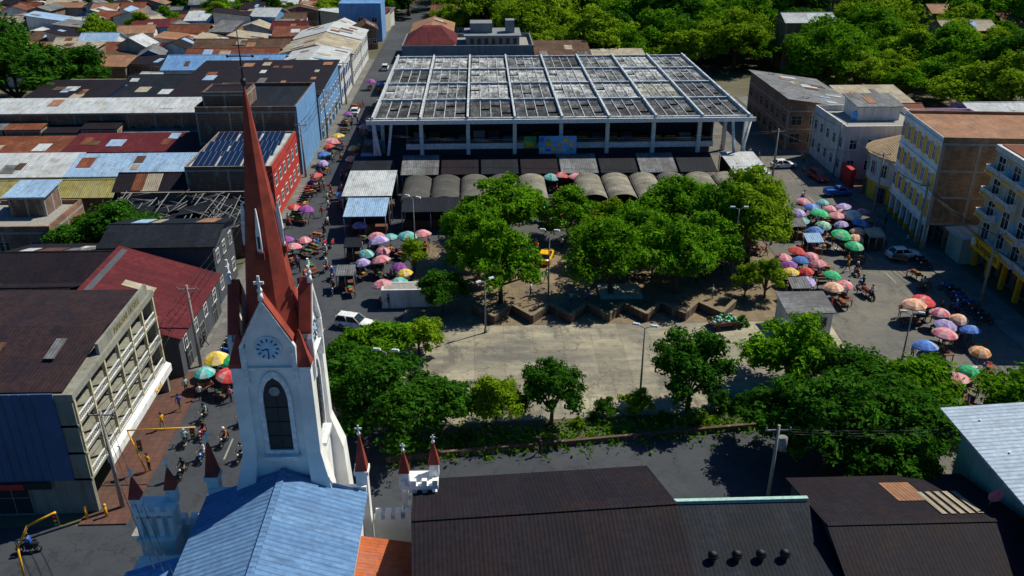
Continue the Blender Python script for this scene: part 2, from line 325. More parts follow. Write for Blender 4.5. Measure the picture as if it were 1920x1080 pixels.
    for (f,n,rows,ww,wh,z0,dz,fr,gl) in wins:
        a,b=(X0,X1) if f in 'SN' else (Y0,Y1); me=winmesh(ww,wh,fr,gl)
        for k in range(rows):
            for i in range(n): onface(T,f,a+(b-a)*(i+.5)/n,z0+k*dz,'window',me,X0,X1,Y0,Y1)
    for (f,n,ww,wh,gl) in doors:
        a,b=(X0,X1) if f in 'SN' else (Y0,Y1); me=winmesh(ww,wh,'grey',gl)
        for i in range(n): onface(T,f,a+(b-a)*(i+.5)/n,.1,'door',me,X0,X1,Y0,Y1)
    for i in range(tank):
        tx,ty=R.uniform(X0+1.5,X1-1.5),R.uniform(Y0+1.5,Y1-1.5); tm=MB(); tm.cyl((0,0,0),(0,0,1.1),.65,.6,12); tm.cyl((0,0,1.1),(0,0,1.4),.6,.2,12)
        thing('water_tank','round plastic water tank on a flat roof','water tank',(cx+tx,cy+ty,h+.16+(0 if kind=='flat' else rh)),0,tm.mesh('water_tank',[R.choice(['tank','tankb'])]),group='roof water tanks')
    return T

# ---------------- trees ----------------
def crown(rng,lobes,n,leaf,core=.5):
    V=[];tot=sum(l[3]**2 for l in lobes)
    for (x,y,z,r) in lobes:
        k=int(n*r*r/tot); d=rng.normal(size=(k,3)); d/=np.linalg.norm(d,axis=1)[:,None]; d[:,2]=np.where(d[:,2]<-.5,-d[:,2],d[:,2])
        rr=r*(.55+.62*rng.random(k)**.8); wob=1+.2*np.sin(d[:,0]*5+x)+.18*np.sin(d[:,1]*6+y*2)
        p=np.array([x,y,z])+d*np.stack([rr*wob,rr*wob,rr*wob*.85],1)
        nn=d+rng.normal(size=(k,3))*.55; nn[:,2]+=.2; nn/=np.linalg.norm(nn,axis=1)[:,None]
        a=rng.normal(size=(k,3)); t=np.cross(nn,a); t/=np.linalg.norm(t,axis=1)[:,None]; b=np.cross(nn,t)
        L=(leaf*(.5+.9*rng.random(k)))[:,None]
        V.append(np.stack([p-t*L,p-b*L*.45+nn*L*.15,p+t*L,p+b*L*.45+nn*L*.15],1).reshape(-1,3))
    V=np.concatenate(V); F=np.arange(len(V)).reshape(-1,4)
    m=MB(); m.v=V.tolist(); m.f=[tuple(f) for f in F.tolist()]; m.m=[0]*len(m.f); m.sm=[False]*len(m.f)
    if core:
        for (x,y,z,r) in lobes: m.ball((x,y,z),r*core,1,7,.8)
    return m
TR=[]
def tree_template(i,kind,mat):
    rng=np.random.default_rng(i*13+5); rr=random.Random(i)
    lobes=[]
    if kind=='round': H,cr,nl,n,lf=5.0,3.7,36,9000,.23
    elif kind=='wide': H,cr,nl,n,lf=5.9,4.7,40,9800,.25
    elif kind=='feather': H,cr,nl,n,lf=4.0,3.7,32,6200,.27
    else: H,cr,nl,n,lf=2.9,2.1,18,3600,.16
    lobes.append((0,0,H,cr*.42))
    for k in range(nl):
        a=k*2.4+rr.uniform(-.4,.4); q=cr*math.sqrt((k+.6)/nl)*rr.uniform(.65,.98); z=H+(cr*.8)*(1-(q/cr)**2)*rr.uniform(-.2,1.0)-cr*.38*(q/cr)*rr.uniform(-.1,1.8)+rr.uniform(-.4,.5)
        lobes.append((q*math.cos(a),q*math.sin(a),z,cr*rr.uniform(.16,.31)))
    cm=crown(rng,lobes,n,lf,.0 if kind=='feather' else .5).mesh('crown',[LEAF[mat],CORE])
    t=MB(); zt=H*.42; t.cyl((0,0,-.1),(.1,0,zt),.26*cr/3.6,.17*cr/3.6,8)
    for k in range(1,len(lobes),4):
        l=lobes[k]; mid=Vector((l[0]*.5,l[1]*.5,zt+(l[2]-zt)*.55)); t.cyl((.1,0,zt-.15),mid,.12,.08,6); t.cyl(mid,l[:3],.08,.03,5)
    tm=t.mesh('trunk',['trunk'])
    return tm,cm
for i in range(3): TR.append(('round',0,)+tree_template(i,'round',0))
for i in range(2): TR.append(('round',1)+tree_template(10+i,'round',1))
for i in range(3): TR.append(('wide',1)+tree_template(20+i,'wide',1))
TR.append(('feather',1)+tree_template(30,'feather',1)); TR.append(('feather',2)+tree_template(31,'feather',2))
TR.append(('small',2)+tree_template(40,'small',2)); TR.append(('small',0)+tree_template(41,'small',0)); TR.append(('round',2)+tree_template(50,'round',2)); TR.append(('wide',0)+tree_template(51,'wide',0)); TR.append(('wide',2)+tree_template(52,'wide',2))
SIZE={'round':(3.9,8.4),'wide':(4.9,9.6),'feather':(3.9,7.2),'small':(2.2,4.8)}
def tree(x,y,r,h,kind='round',tone=0,label=None,group='trees of the square'):
    c=[t for t in TR if t[0]==kind and t[1]==tone] or [t for t in TR if t[0]==kind]
    t=R.choice(c); sr,sh=SIZE[kind]
    o=thing('tree',label or ('leafy %s green tree with a spreading crown'%('dark','mid','yellowish')[tone]),'tree',(x,y,0),R.uniform(0,6.28),sc=(r/sr,r/sr,h/sh),group=group)
    obj('trunk',t[2],o); obj('crown',t[3],o); return o
for a in ((-7.9,63.6,5.2,7.4,'wide',0),(-11.3,67.5,4.4,6.8,'round',0),(-10.3,75,3.9,6.0,'round',1),(-6.6,78.5,2.8,4.5,'feather',2),(-4.0,64.2,3.7,6.0,'round',0),(-12.6,71,3.4,6,'round',0),
 (1.0,64.8,3.0,5.8,'round',2),(5.9,65.5,3.2,6.8,'round',0),(18.6,67.2,4.2,8.2,'round',0),
 (29,71,5,7.0,'feather',1),(28.3,58.5,5.6,8.2,'wide',0),(33.2,58.8,5,8.2,'round',0),(37.4,64.5,4.8,7.4,'round',1),(25.4,61,4.2,7.0,'round',0),(33,66,4.4,7.0,'round',0),(46.8,61,5.2,6.4,'wide',1),(53,64,4.6,6.2,'round',1),(31.5,54.5,4,6.4,'round',0),(36,60,4.2,6.6,'round',0),
 (-4.6,88,3.1,5.4,'round',0),(2.0,90.2,4.6,10.2,'round',1),(14.8,91.4,5.7,9.2,'wide',1),(22.6,92,5.4,9.4,'wide',1),(3.0,109,6.3,8.8,'wide',1),(11.5,109,4.2,7.4,'round',1),(26.4,108,6.0,9.2,'wide',1),(21,104,4.6,8.2,'round',1),(33.4,100,5.4,10.6,'round',2),(30,103,4.8,9.6,'wide',1),(35.5,108,4.8,10,'wide',2),(-1.8,102,4.4,8.6,'round',1),(-.5,97,4,8.4,'round',1),(19,99,4,8.2,'wide',1),(27,96,4.4,8.8,'round',1),(14.6,100,3.4,7,'round',1),(16.5,106,3.6,7,'round',2),
 (30.3,90.4,2,4.6,'small',2),(32.6,90.2,2.5,5.2,'small',2),(-8.4,99,2,4.8,'small',2)): tree(*a)
for a in ((-44,102,6,8.0,'wide',0),(-50,103,4.5,6.6,'round',0),(-39,99,4,6.2,'round',0),(-92,177,12,17,'round',0),(-104,190,13,18,'wide',0),(-84,186,9,13,'round',0)): tree(*a,label='big dark tree rising between tin roofed houses',group='trees between the houses')
def shrub(x,y,s,ti):
    t=[q for q in TR if q[0]==ti[0] and q[1]==ti[1]][0]
    o=thing('shrub','low bushy shrub growing in the plaza bed','shrub',(x,y,-1.1*s),R.uniform(0,6),sc=(s*1.2,s*1.0,s),group='shrubs of the plaza bed'); obj('crown',t[3],o)
for x,y,s in ((10.8,66.6,.6),(13.9,66.9,.7),(21.6,67.4,.6),(23.5,67.2,.5),(-2.2,62.8,.35),(8.2,65,.3),(16,65.5,.35),(26.4,67.3,.5),(-6.8,82,.3),(28,83.6,.4),(36,86.5,.45),(19.5,65.2,.35)): shrub(x,y,s,('small',R.choice([0,2,0])))
wm_=MB(); rr=np.random.default_rng(8)
for i in range(2600):
    t=rr.random(); x=-8+42*t; y=62+5.2*t*.9+rr.normal()*1.2; s=.10+.2*rr.random(); a=rr.random()*6.28; z=.15+rr.random()*.15
    wm_.poly([(x-s*math.cos(a),y-s*math.sin(a),z-.1),(x+s*.3*math.sin(a),y-s*.3*math.cos(a),z+s),(x+s*math.cos(a),y+s*math.sin(a),z+s*.8),(x,y,z-.1)])
thing('weeds','scattered green weeds on the planting bed','weeds',data=wm_.mesh('weeds',[LEAF[1]]),kind='stuff')

# ---------------- forest ----------------
fp=[]
y=196
while y<430:
    hw=.62*(y+20)
    x=-hw
    while x<hw+10:
        xx=x+R.uniform(-4.5,4.5); yy=y+R.uniform(-4.5,4.5)
        lim = (36 if yy<215 else 12 if yy<262 else -12 if yy<300 else -60 if yy<352 else -190)
        ok = xx>lim and not (yy<205 and xx<75)
        if ok: fp.append((xx,yy))
        x+=11.5
    y+=10.5
for x,y in ((90,182),(100,185),(112,188),(82,188),(108,176),(97,172),(104,168),(118,180),(72,192)): fp.append((x,y))
fp.sort(key=lambda p:p[1])
near=fp[:200]; far=fp[200:]
for x,y in near:
    k,tn=R.choice([('round',1),('wide',1),('round',2),('wide',2),('round',0),('feather',2),('round',2),('wide',1)])
    r_=R.uniform(5.0,10.8); tree(x,y,r_,r_*R.uniform(1.2,1.9),k,tn,'leafy tree in the wood behind the town','trees of the wood')
rng=np.random.default_rng(3)
for part in range(2):
    lobes=[]
    for x,y in far[part::2]:
        s_=R.uniform(.8,1.5)
        for j in range(5): lobes.append((x+R.uniform(-5,5)*s_,y+R.uniform(-4,4),R.uniform(4,9)*s_+max(0,(y-380))*.1,R.uniform(2.2,4.2)*s_))
    fm=crown(rng,lobes,len(far)*380,.62)
    thing('forest','far wood of bright green trees behind the town','forest',data=fm.mesh('forest',[LEAF[1+part],CORE]),kind='stuff')

# ---------------- market hall ----------------
T=thing('market_hall','large open market hall with gridded concrete beam roof','market hall',(13,162.5,0))
bx=30; y0,y1=-25.5,25.5; zr=9.3
beam=MB().box(-.16,.16,y0-.4,y1+.4,zr-.3,zr+.6).mesh('roof_beam',['weather'])
for i in range(9): obj('roof_beam',beam,T,(-bx+7.5*i,0,0))
tb=MB().box(-bx-.6,bx+.6,-.2,.2,zr-.42,zr+.34).mesh('roof_beam',['weather'])
cell=12.75
for j in range(5): obj('roof_beam',tb,T,(0,y0+cell*j,-.02))
fas=MB().box(-bx-1,bx+1,-.12,.12,zr-.55,zr+.12).mesh('fascia',['white']); obj('fascia',fas,T,(0,y0-.55,0))
pans=[]
for v in range(4):
    pm_=MB(); n=9; L=cell-2.0
    for k in range(n):
        a=-L/2+L*k/n; b=a+L/n; c=(a+b)/2
        for si in range(4):
            if (v,k,si) in ((2,4,1),(0,7,2),(2,2,3),(1,5,0),(0,3,1),(2,6,2)): continue
            xa=-3.35+1.69*si; xb=xa+1.56
            q=[(xa,a+.09,zr-.1),(xb,a+.09,zr-.1),(xb,c,zr+.1),(xa,c,zr+.1)]; pm_.hexa(q,[(x_,y_,z_+.05) for x_,y_,z_ in q])
            q=[(xa,c+.002,zr+.1),(xb,c+.002,zr+.1),(xb,b-.09,zr-.1),(xa,b-.09,zr-.1)]; pm_.hexa(q,[(x_,y_,z_+.05) for x_,y_,z_ in q])
    for u in (-1.72,-.03,1.66): pm_.box(u-.05,u+.05,-L/2,L/2,zr-.25,zr+.2,1)
    pans.append((pm_,v))
def mottled(name,c1,c2,lo,hi):
    m,nt,b=base(name); v=coords(nt,(1,.55,1)); v2=coords(nt,(2.2,.35,1))
    c=mixc(nt,noise(nt,v,.42,9,lo,hi,.75),c1,c2); c=mixc(nt,noise(nt,v2,1.1,7,.46,.66,.7),c,(.015,.015,.02))
    tc=nt.nodes.new('ShaderNodeTexCoord'); t=N(nt,'ShaderNodeTexBrick'); nt.links.new(tc.outputs['Object'],t.inputs['Vector'])
    t.inputs['Scale'].default_value=1; t.inputs['Brick Width'].default_value=1.69; t.inputs['Row Height'].default_value=1.19; t.inputs['Mortar Size'].default_value=.04; t.offset=0
    t.inputs['Color1'].default_value=(1,1,1,1); t.inputs['Color2'].default_value=(.38,.39,.42,1); t.inputs['Mortar'].default_value=(.3,.3,.3,1)
    c=mixc(nt,1.0,c,t.outputs[0],'MULTIPLY'); nt.links.new(c,b.inputs['Base Color']); b.inputs['Roughness'].default_value=.85; return m
PM=[mottled('market_sheet_a',(.08,.085,.095),(.55,.58,.60),.42,.60),mottled('market_sheet_b',(.16,.165,.17),(.80,.82,.82),.36,.56),mottled('market_sheet_c',(.05,.052,.06),(.32,.33,.35),.46,.66),mottled('market_sheet_d',(.40,.38,.31),(.60,.58,.50),.3,.6)]
pme=[p.mesh('roof_panel',[PM[v],'weather']) for p,v in pans]
for i in range(8):
    for j in range(4):
        k=R.choice([0,0,1,2]) if j else R.choice([2,2,0]); k=1 if (2<=i<=6 and j in(1,2,3) and R.random()<.6) else k; k=3 if (i,j)==(6,1) else k
        if (i,j)==(7,1): k=2
        obj('roof_panel',pme[k],T,(-bx+7.5*i+3.75,y0+cell*j+cell/2,0))
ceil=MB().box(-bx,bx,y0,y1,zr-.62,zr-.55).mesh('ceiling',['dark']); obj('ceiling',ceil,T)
colm=MB().box(-.3,.3,-.3,.3,0,zr-.63).mesh('column',['white'])
for i in range(9):
    for yy in (y0+1.2,y0+13,0,y1-1): obj('column',colm,T,(-bx+7.5*i,yy,0))
vc=MB(); vc.cyl((0,0,0),(-1.2,-.2,zr-.65),.3,.3,4); vc.cyl((.3,0,0),(1.6,-.2,zr-.65),.3,.3,4); vm=vc.mesh('column',['white'])
obj('column',vm,T,(bx-1.3,y0+.2,0)); obj('column',vm,T,(-bx+1.3,y0+.2,0))
fl=MB(); fl.box(-25,25,y0+2,y1-2,4.1,4.5); fl.box(-25.1,25.1,y0+1.7,y0+1.98,4.0,4.9,1); obj('gallery_floor',fl.mesh('gallery_floor',['grey','white']),T)
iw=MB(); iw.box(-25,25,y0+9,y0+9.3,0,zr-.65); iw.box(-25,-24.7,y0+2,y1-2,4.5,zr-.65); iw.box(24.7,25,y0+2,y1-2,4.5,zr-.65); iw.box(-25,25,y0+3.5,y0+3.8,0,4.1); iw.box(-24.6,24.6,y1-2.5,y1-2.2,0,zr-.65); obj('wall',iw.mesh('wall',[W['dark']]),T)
rl=MB()
for i in range(120): rl.box(-25+.42*i,-24.96+.42*i,y0+1.8,y0+1.84,4.9,5.5)
rl.box(-25,25,y0+1.78,y0+1.86,5.5,5.58); obj('railing',rl.mesh('railing',['steel']),T)
for i in range(20):
    stm=MB(); stm.box(0,1.9,0,1.0,0,R.uniform(.7,1.9),0); stm.box(.1,1.8,-.1,.0,.5,.7,1); obj('shop_counter',stm.mesh('shop_counter',[R.choice(['dark','brown','iron','denim','darkwood','grey']),R.choice(['red','yellow','green','blue'])]),T,(-24+2.45*i,y0+4.5,4.5))
bb=MB(); bb.box(-3,3,-.12,.0,0,4.2,0)
for i in range(6):
    for j in range(5):
        if R.random()<.85: bb.box(-2.9+.97*i,-2.9+.97*i+R.uniform(.5,.95),-.16-.001*i,-.122,.15+.8*j,.15+.8*j+R.uniform(.3,.75),R.choice([1,2,3,3,3,4,5,6]))
Tb=thing('billboard','blue yellow and green billboard hung on the market front','billboard',(12.3,136.0,2.6)); obj('panel',bb.mesh('panel',['tankb','blue','tankb','yellow','mint','green','white']),Tb)
pb=MB(); [pb.cyl((sx,.1,-2.6),(sx,.1,4),.07) for sx in (-2.6,2.6)]; obj('post',pb.mesh('post',['steel']),Tb)
gb=MB(); gb.box(-1,1,-.1,0,0,2,0); gb.box(-.7,.7,-.13,-.1,.3,.9,1); thing('sign','small green sign board on the market gallery','sign',(8.0,138.1,4.2),0,gb.mesh('sign',['green','yellow']))
aw=MB(); aw.hexa([(-2.9,-3,2.6),(2.9,-3,2.6),(2.9,3,3.9),(-2.9,3,3.9)],[(-2.9,-3,2.68),(2.9,-3,2.68),(2.9,3,3.98),(-2.9,3,3.98)])
awp=MB(); [awp.cyl((sx,sy,0),(sx,sy,2.65 if sy<0 else 3.85),.05) for sx in (-2.7,2.7) for sy in (-2.8,2.8)]
awc=MB(); awc.box(-2.3,2.3,-.6,.9,0,.9,0)
for i in range(8): awc.ball((-2+.55*i,R.uniform(-.3,.5),1.0),.22,1+i%4,6,.7)
awpm=awp.mesh('post',['steel']); awcm=awc.mesh('counter',['brown','red','green','yellow','orange'])
for k in range(8):
    T2=thing('market_stall','stall with a sloping dark sheet awning at the market','market stall',(-9.5+6.2*k,132.6,0),group='awning stalls before the market')
    obj('awning',aw.mesh('awning',[ROOF[R.choice(['darkbX','greyX','darkX','darkbX'])]]),T2); obj('post',awpm,T2); obj('counter',awcm,T2)
vm=MB(); n=10
for s in range(n):
    a0=math.pi*(.12+.76*s/n); a1=math.pi*(.12+.76*(s+1)/n)
    f=lambda a,r:(-(r)*math.cos(a)*1.02, (r)*math.sin(a)*.55+1.8)
    p0=f(a0,2.05);p1=f(a1,2.05);q0=f(a0,2.15);q1=f(a1,2.15)
    vm.hexa([(p0[0],-5.0,p0[1]),(p1[0],-5.0,p1[1]),(p1[0],5.0,p1[1]),(p0[0],5.0,p0[1])],[(q0[0],-5.0,q0[1]),(q1[0],-5.0,q1[1]),(q1[0],5.0,q1[1]),(q0[0],5.0,q0[1])],0)
vault=[vm.mesh('vault_roof',[corr('vault_sheet_%d'%i,c,scl(c,1.4),'Y',.55,(.07,.06,.05),per=.4,sheet=(1.1,9))]) for i,c in enumerate(((.17,.16,.145),(.30,.28,.23),(.10,.10,.10)))]
vp=MB(); [vp.cyl((sx,sy,0),(sx,sy,2.2),.07) for sx in (-1.85,1.85) for sy in (-4.8,0,4.8)]; vpm=vp.mesh('post',['steel'])
vcn=MB(); vcn.box(-1.6,1.6,-4.6,-3.6,0,1,0)
for i in range(10): vcn.ball((-1.4+.3*i,-4.2,1.04),.16,1+i%3,6)
vcm=vcn.mesh('counter',['brown','red','green','orange']); vpt=MB().box(-1.6,1.6,-1,0,0,1.8).mesh('partition',['dark']); vbw=MB().box(-1.7,1.7,4.4,4.6,0,2.2).mesh('back_wall',['grey'])
for k in range(12):
    if k in (5,): continue
    T2=thing('vaulted_stall','long market stall with a grey barrel vault roof','market stall',(-9.6+4.3*k,123.8,0),group='barrel vaulted stalls'); obj('vault_roof',vault[(2,2,0,0,1,0,1,1,1,0,1,1)[k]],T2); obj('post',vpm,T2); obj('counter',vcm,T2); obj('partition',vpt,T2); obj('back_wall',vbw,T2)
def canopy(x0,x1,y0,y1,z,mat,label):
    T2=thing('canopy_stall',label,'market stall',((x0+x1)/2,(y0+y1)/2,0)); a,b=(x1-x0)/2,(y1-y0)/2
    r=MB(); r.hexa([(-a,-b,z-.3),(a,-b,z-.3),(a,b,z+.2),(-a,b,z+.2)],[(-a,-b,z-.2),(a,-b,z-.2),(a,b,z+.3),(-a,b,z+.3)]); obj('roof',r.mesh('roof',[ROOF[mat]]),T2)
    p=MB(); [p.cyl((sx*(a-.1),sy*(b-.1),0),(sx*(a-.1),sy*(b-.1),z-.25),.07) for sx in (-1,0,1) for sy in (-1,1)]; obj('post',p.mesh('post',['steel']),T2)
    obj('counter',MB().box(-a+.2,a-.2,-.6,.4,0,1,0).mesh('counter',['brown']),T2); obj('back_panel',MB().box(-a+.2,a-.2,b-.5,b-.3,0,z-.4).mesh('back_panel',['dark']),T2)
canopy(-19.6,-12.6,117,127,4,'whiteX','pale flat sheet canopy stall beside the street'); canopy(-18.5,-12.8,110,116,3.6,'lblueX','light blue flat canopy over a market stall')
canopy(-11,-3,112.5,117,3.2,'darkbX','dark canopy stall at the edge of trees'); canopy(38.5,44,126,136,3.6,'whiteX','white flat sheet canopy by the hall corner'); canopy(-20,-14,129,136,3.5,'darkbX','dark sheet canopy stall beside the market')
yy=138
while yy<186:
    d=R.uniform(2.2,4); canopy(-20.3+R.uniform(-.6,.6),-17.4,yy,yy+d,R.uniform(2.4,3),R.choice(['darkbX','greyX','rustX','lblueX','darkX','greyX','brownX']),'small street stall under a sheet canopy'); yy+=d+R.uniform(.3,1.5)
for x,y,c in ((42.6,103,'lblueX'),(42.2,108.5,'greyX'),(42.5,118,'brownX'),(-16.2,95,'greyX'),(-16.4,103.6,'darkbX'),(51.2,104.5,'creamX'),(36.2,89.6,'greyX')): canopy(x-1.1,x+1.1,y-1,y+1,2.3,c,'small makeshift stall under a worn tarp sheet')

# ---------------- buildings right ----------------
T=thing('apartment_building','white four storey block with yellow window panels','building',(68.7,109.8,0),rad(-6))
b=MB(); X0,X1,Y0,Y1=-10.6,12,-6.9,6.9
b.box(X0+2.8,X1,Y0,Y1,0,3.6,1); b.box(X0,X1,Y0,Y1,3.6,14.4,1); b.box(X0-.06,X0-.002,Y0,Y1,3.3,15.1,0); b.box(X0,X1,Y0,Y0+.25,14.4,15.1,1); b.box(X0,X1,Y1-.25,Y1,14.4,15.1,1); b.box(X1-.25,X1,Y0+.25,Y1-.25,14.4,15.1,1)
for z in (3.4,7.0,10.5,14.3): b.box(X0-.22,X0-.061,Y0,Y1,z,z+.3,0)
obj('wall',b.mesh('wall',[W['bright'],W['bricko']]),T)
fr=MB()
for z in (3.5,7.1,10.6,14.1): fr.box(X0+.1,X1,Y0-.06,Y0-.005,z,z+.28)
for i in range(6): u=X0+.2+(X1-X0-.4)*i/5; fr.box(u-.18,u+.18,Y0-.055,Y0-.006,0,14.4)
obj('frame',fr.mesh('frame',['concrete']),T)
r=MB(); r.box(X0+.05,X1-.3,Y0+.3,Y1-.3,14.41,14.7); obj('roof',r.mesh('roof',[ROOF['terraX']]),T)
c=MB().box(-.25,.25,-.25,.25,0,3.4).mesh('column',['white']); cy_=MB().box(-.26,.26,-.26,.26,0,1.0).mesh('column_base',['yellow'])
for i in range(7):
    yy=Y0+.3+i*(Y1-Y0-.6)/6; obj('column',c,T,(X0+.3,yy,0)); obj('column_base',cy_,T,(X0+.3,yy,0))
wm=winmesh(.95,1.7,'white','glassb'); ypan=MB().box(-.45,.45,-.03,0,-.3,2.0).mesh('shutter',['yellow'])
for k in range(3):
    for i in range(6):
        u=Y0+(Y1-Y0)*(i+.5)/6; obj('window',wm,T,(X0-.06,u+.53,4.7+3.55*k),FR['W']); obj('shutter',ypan,T,(X0-.06,u-.58,4.7+3.55*k),FR['W'])
sh=winmesh(2.6,2.3,'grey','dark')
for i in range(4): obj('door',sh,T,(X0+2.8,Y0+1.8+i*3.4,.15),FR['W'])
sk=winmesh(1.2,1.2,'concrete','glass')
for k in range(3):
    for u in (-3,5.5): obj('window',sk,T,(u,Y0,4.8+3.5*k),0)
T=thing('balcony_building','cream apartment block with white balconies and shops','building',(73,89.3,0),rad(-4)); X0,X1,Y0,Y1=-12,12,-9.3,9.3
b=MB(); b.box(X0+1.5,X1,Y0,Y1,0,3.8,2); b.box(X0,X1,Y0,Y1,3.8,14.8,0); b.box(X0-.15,X1,Y0-.1,Y1+.1,14.8,15.5,1); obj('wall',b.mesh('wall',[W['pale'],W['white'],W['brick']]),T)
r=MB(); r.box(X0+.3,X1-.3,Y0+.3,Y1-.3,15.51,15.6); obj('roof',r.mesh('roof',[ROOF['rustX']]),T)
bal=MB(); bal.box(-1.5,1.5,-1.1,0,0,.15,0)
for i in range(13): bal.box(-1.46+.24*i,-1.36+.24*i,-1.06,-1.0,.15,.85,0)
bal.box(-1.5,1.5,-1.1,-.97,.85,.95,0); bal.box(-1.5,-1.42,-.96,0,.15,.95,0); bal.box(1.42,1.5,-.96,0,.15,.95,0); bal.box(-1.3,1.3,-1.14,-1.102,.05,.4,1)
bal=bal.mesh('balcony',['white','yellow']); dw=winmesh(1.6,2.1,'white','glass')
bt=MB().box(-.4,.4,-.04,0,0,.9).mesh('tile_panel',['tankb'])
for k in range(4):
    for i in range(5):
        u=Y0+(Y1-Y0)*(i+.5)/5; z=4.0+2.75*k; obj('window',dw,T,(X0,u,z+.1),FR['W'])
        if (i+k)%5!=4: obj('balcony',bal,T,(X0-.002,u,z),FR['W'])
        if i<4 and k%2: obj('tile_panel',bt,T,(X0,u+1.9,z+.5),FR['W'])
col=MB().box(-.25,.25,-.25,.25,0,3.79).mesh('column',['yellow'])
for i in range(6): obj('column',col,T,(X0+.3,Y0+.4+i*3.55,0))
for i in range(5): obj('door',sh,T,(X0+1.5,Y0+2+i*3.6,.15),FR['W'])
s=MB(); s.box(-3.6,3.6,-.25,0,0,1.6); T3=thing('shop_sign','yellow shop sign with black lettering above the arcade','sign',(60.4,94.6,3.0),FR['W']-rad(4)); obj('panel',s.mesh('panel',['yellow']),T3)
def text(body,size,mat,parent,loc,rx=rad(90),rz=0):
    c=bpy.data.curves.new('lettering','FONT'); c.body=body; c.size=size; c.align_x='CENTER'; c.extrude=.015
    t=bpy.data.objects.new('tmp',c); COL.objects.link(t); bpy.context.view_layer.update()
    me=bpy.data.meshes.new_from_object(t.evaluated_get(bpy.context.evaluated_depsgraph_get())); bpy.data.objects.remove(t); me.materials.clear(); me.materials.append(M[mat])
    o=obj('lettering',me,parent,loc,rz); o.rotation_euler=(rx,0,rz); return o
text('kompsem',1.35,'black',T3,(.5,-.27,.45)); lg=MB(); lg.cyl((-3,-.3,.85),(-3,-.26,.85),.5,.5,16); obj('logo',lg.mesh('logo',['white']),T3)
bld('low green roofed shop between two tall blocks',60,74,99.2,102.6,3.4,'green','whiteX','sh_w',.6)
T=thing('round_house','white round cornered house with tan conical roof','house',(65.5,124.6,0)); oc2=lambda r,z,n=20:[(r*math.cos(6.2832*k/n),r*math.sin(6.2832*k/n),z) for k in range(n)]
m=MB(); m.rings([oc2(6.9,2.9),oc2(6.9,7.0)],0,True,False); m.rings([oc2(6.85,0),oc2(6.85,2.88)],1,True,False); m.box(0,13,-6.3,6.3,0,7,0); obj('wall',m.mesh('wall',[W['white'],W['yellow']]),T)
m=MB(); m.rings([oc2(7.6,6.9),oc2(7.6,7.05),oc2(.3,10.2)],0,True,False); m.hexa([(0,-6.9,7.02),(13.4,-6.9,7.02),(13.4,0,10.0),(0,0,10.0)],[(0,-6.9,7.12),(13.4,-6.9,7.12),(13.4,0,10.1),(0,0,10.1)]); m.hexa([(0,0.01,10.0),(13.4,0.01,10.0),(13.4,6.9,7.02),(0,6.9,7.02)],[(0,0.01,10.1),(13.4,0.01,10.1),(13.4,6.9,7.12),(0,6.9,7.12)]); obj('roof',m.mesh('roof',[ROOF['tanX']]),T)
wr=winmesh(1.0,1.9,'white','dark'); wd=winmesh(1.7,2.3,'grey','dark')
for i in range(8):
    a=rad(125+i*20); obj('window',wr,T,(6.9*math.cos(a),6.9*math.sin(a),4.0),a+rad(90))
    if i%2==0: obj('door',wd,T,(6.86*math.cos(a),6.86*math.sin(a),.1),a+rad(90))
for i in range(3): obj('window',wr,T,(3.4+3.2*i,-6.3,4.0),0)
m=MB(); m.box(57.4,58.2,128.5,132.4,.1,3,0); thing('painted_dado','red painted shop band beside a round house','shop front',data=m.mesh('painted_dado',['red']))
bld('white two storey building with flat roof terrace',57.5,72,133,147,7.6,'white','concrete','flat',0,[('W',5,2,1.1,1.5,1.6,3.4,'white','glass'),('S',5,2,1.1,1.5,1.6,3.4,'white','glass')],parapet=1.1,tank=1)
bld('small shed room on top of a white building',62,69,140,146,10,'white','greyX','sh_s',.6)
bld('lilac walled house with pale flat roof',72.5,84,132,146,7.4,'lilac','whiteX','flat',0,[('S',3,1,1,1.3,4.5,3,'white','glass')])
bld('long brick building with grey sheet roof',54,67,150,174,7.0,'brick','greyY','sh_e',2.0,[('W',7,2,1.9,1.6,1.2,3.2,'concrete','dark'),('S',4,2,1.8,1.6,1.2,3.2,'concrete','dark')])
bld('small brick house with rusty roof',70,79,150,158,5.5,'brick','rustX','gx',1.5); bld('small house with brown patched roof',80,87,151,159,4.6,'pale','brownX','gx',1.2); bld('low house with cream sheet roof',70,82,162,172,5,'brick','creamX','sh_s',1.2)
bld('pink walled house with white sheet roof',88,101,150,160,5.5,'lilac','whiteX','gx',1.3,[('S',3,1,1,1.2,2.5,3,'white','dark')])
bld('brown roofed house behind the corner block',80,87,128,136,6,'pale','rustY','gy',1.8); bld('grey roofed house behind the corner block',87.5,93,128,146,5,'brick','greyY','gy',1.4,[('W',4,1,1,1.2,3,3,'white','dark')])
bld('long terracotta roofed warehouse',94,112,124,146,6,'white','terraY','gy',2)
bld('terracotta roofed house beside a yard',82,100,108,122,7,'brick','terraX','gx',1.6); bld('brick house with grey roof',86,104,84,104,7,'brickd','greyX','gx',1.6)
bld('white kiosk hut with grey sheet roof',32.2,37,81.2,85,2.7,'white','greyY','sh_s',.5,[('S',2,1,1.1,.9,1.2,2,'grey','dark'),('E',1,1,1.2,.9,1.2,2,'grey','dark')],name='kiosk',cat='kiosk',over=.25,patch=0)
bld('low white walled hut beside the umbrellas',-11.5,-4.6,89.4,91.6,2.1,'white','concrete','flat',0,name='kiosk',cat='hut',parapet=.2)

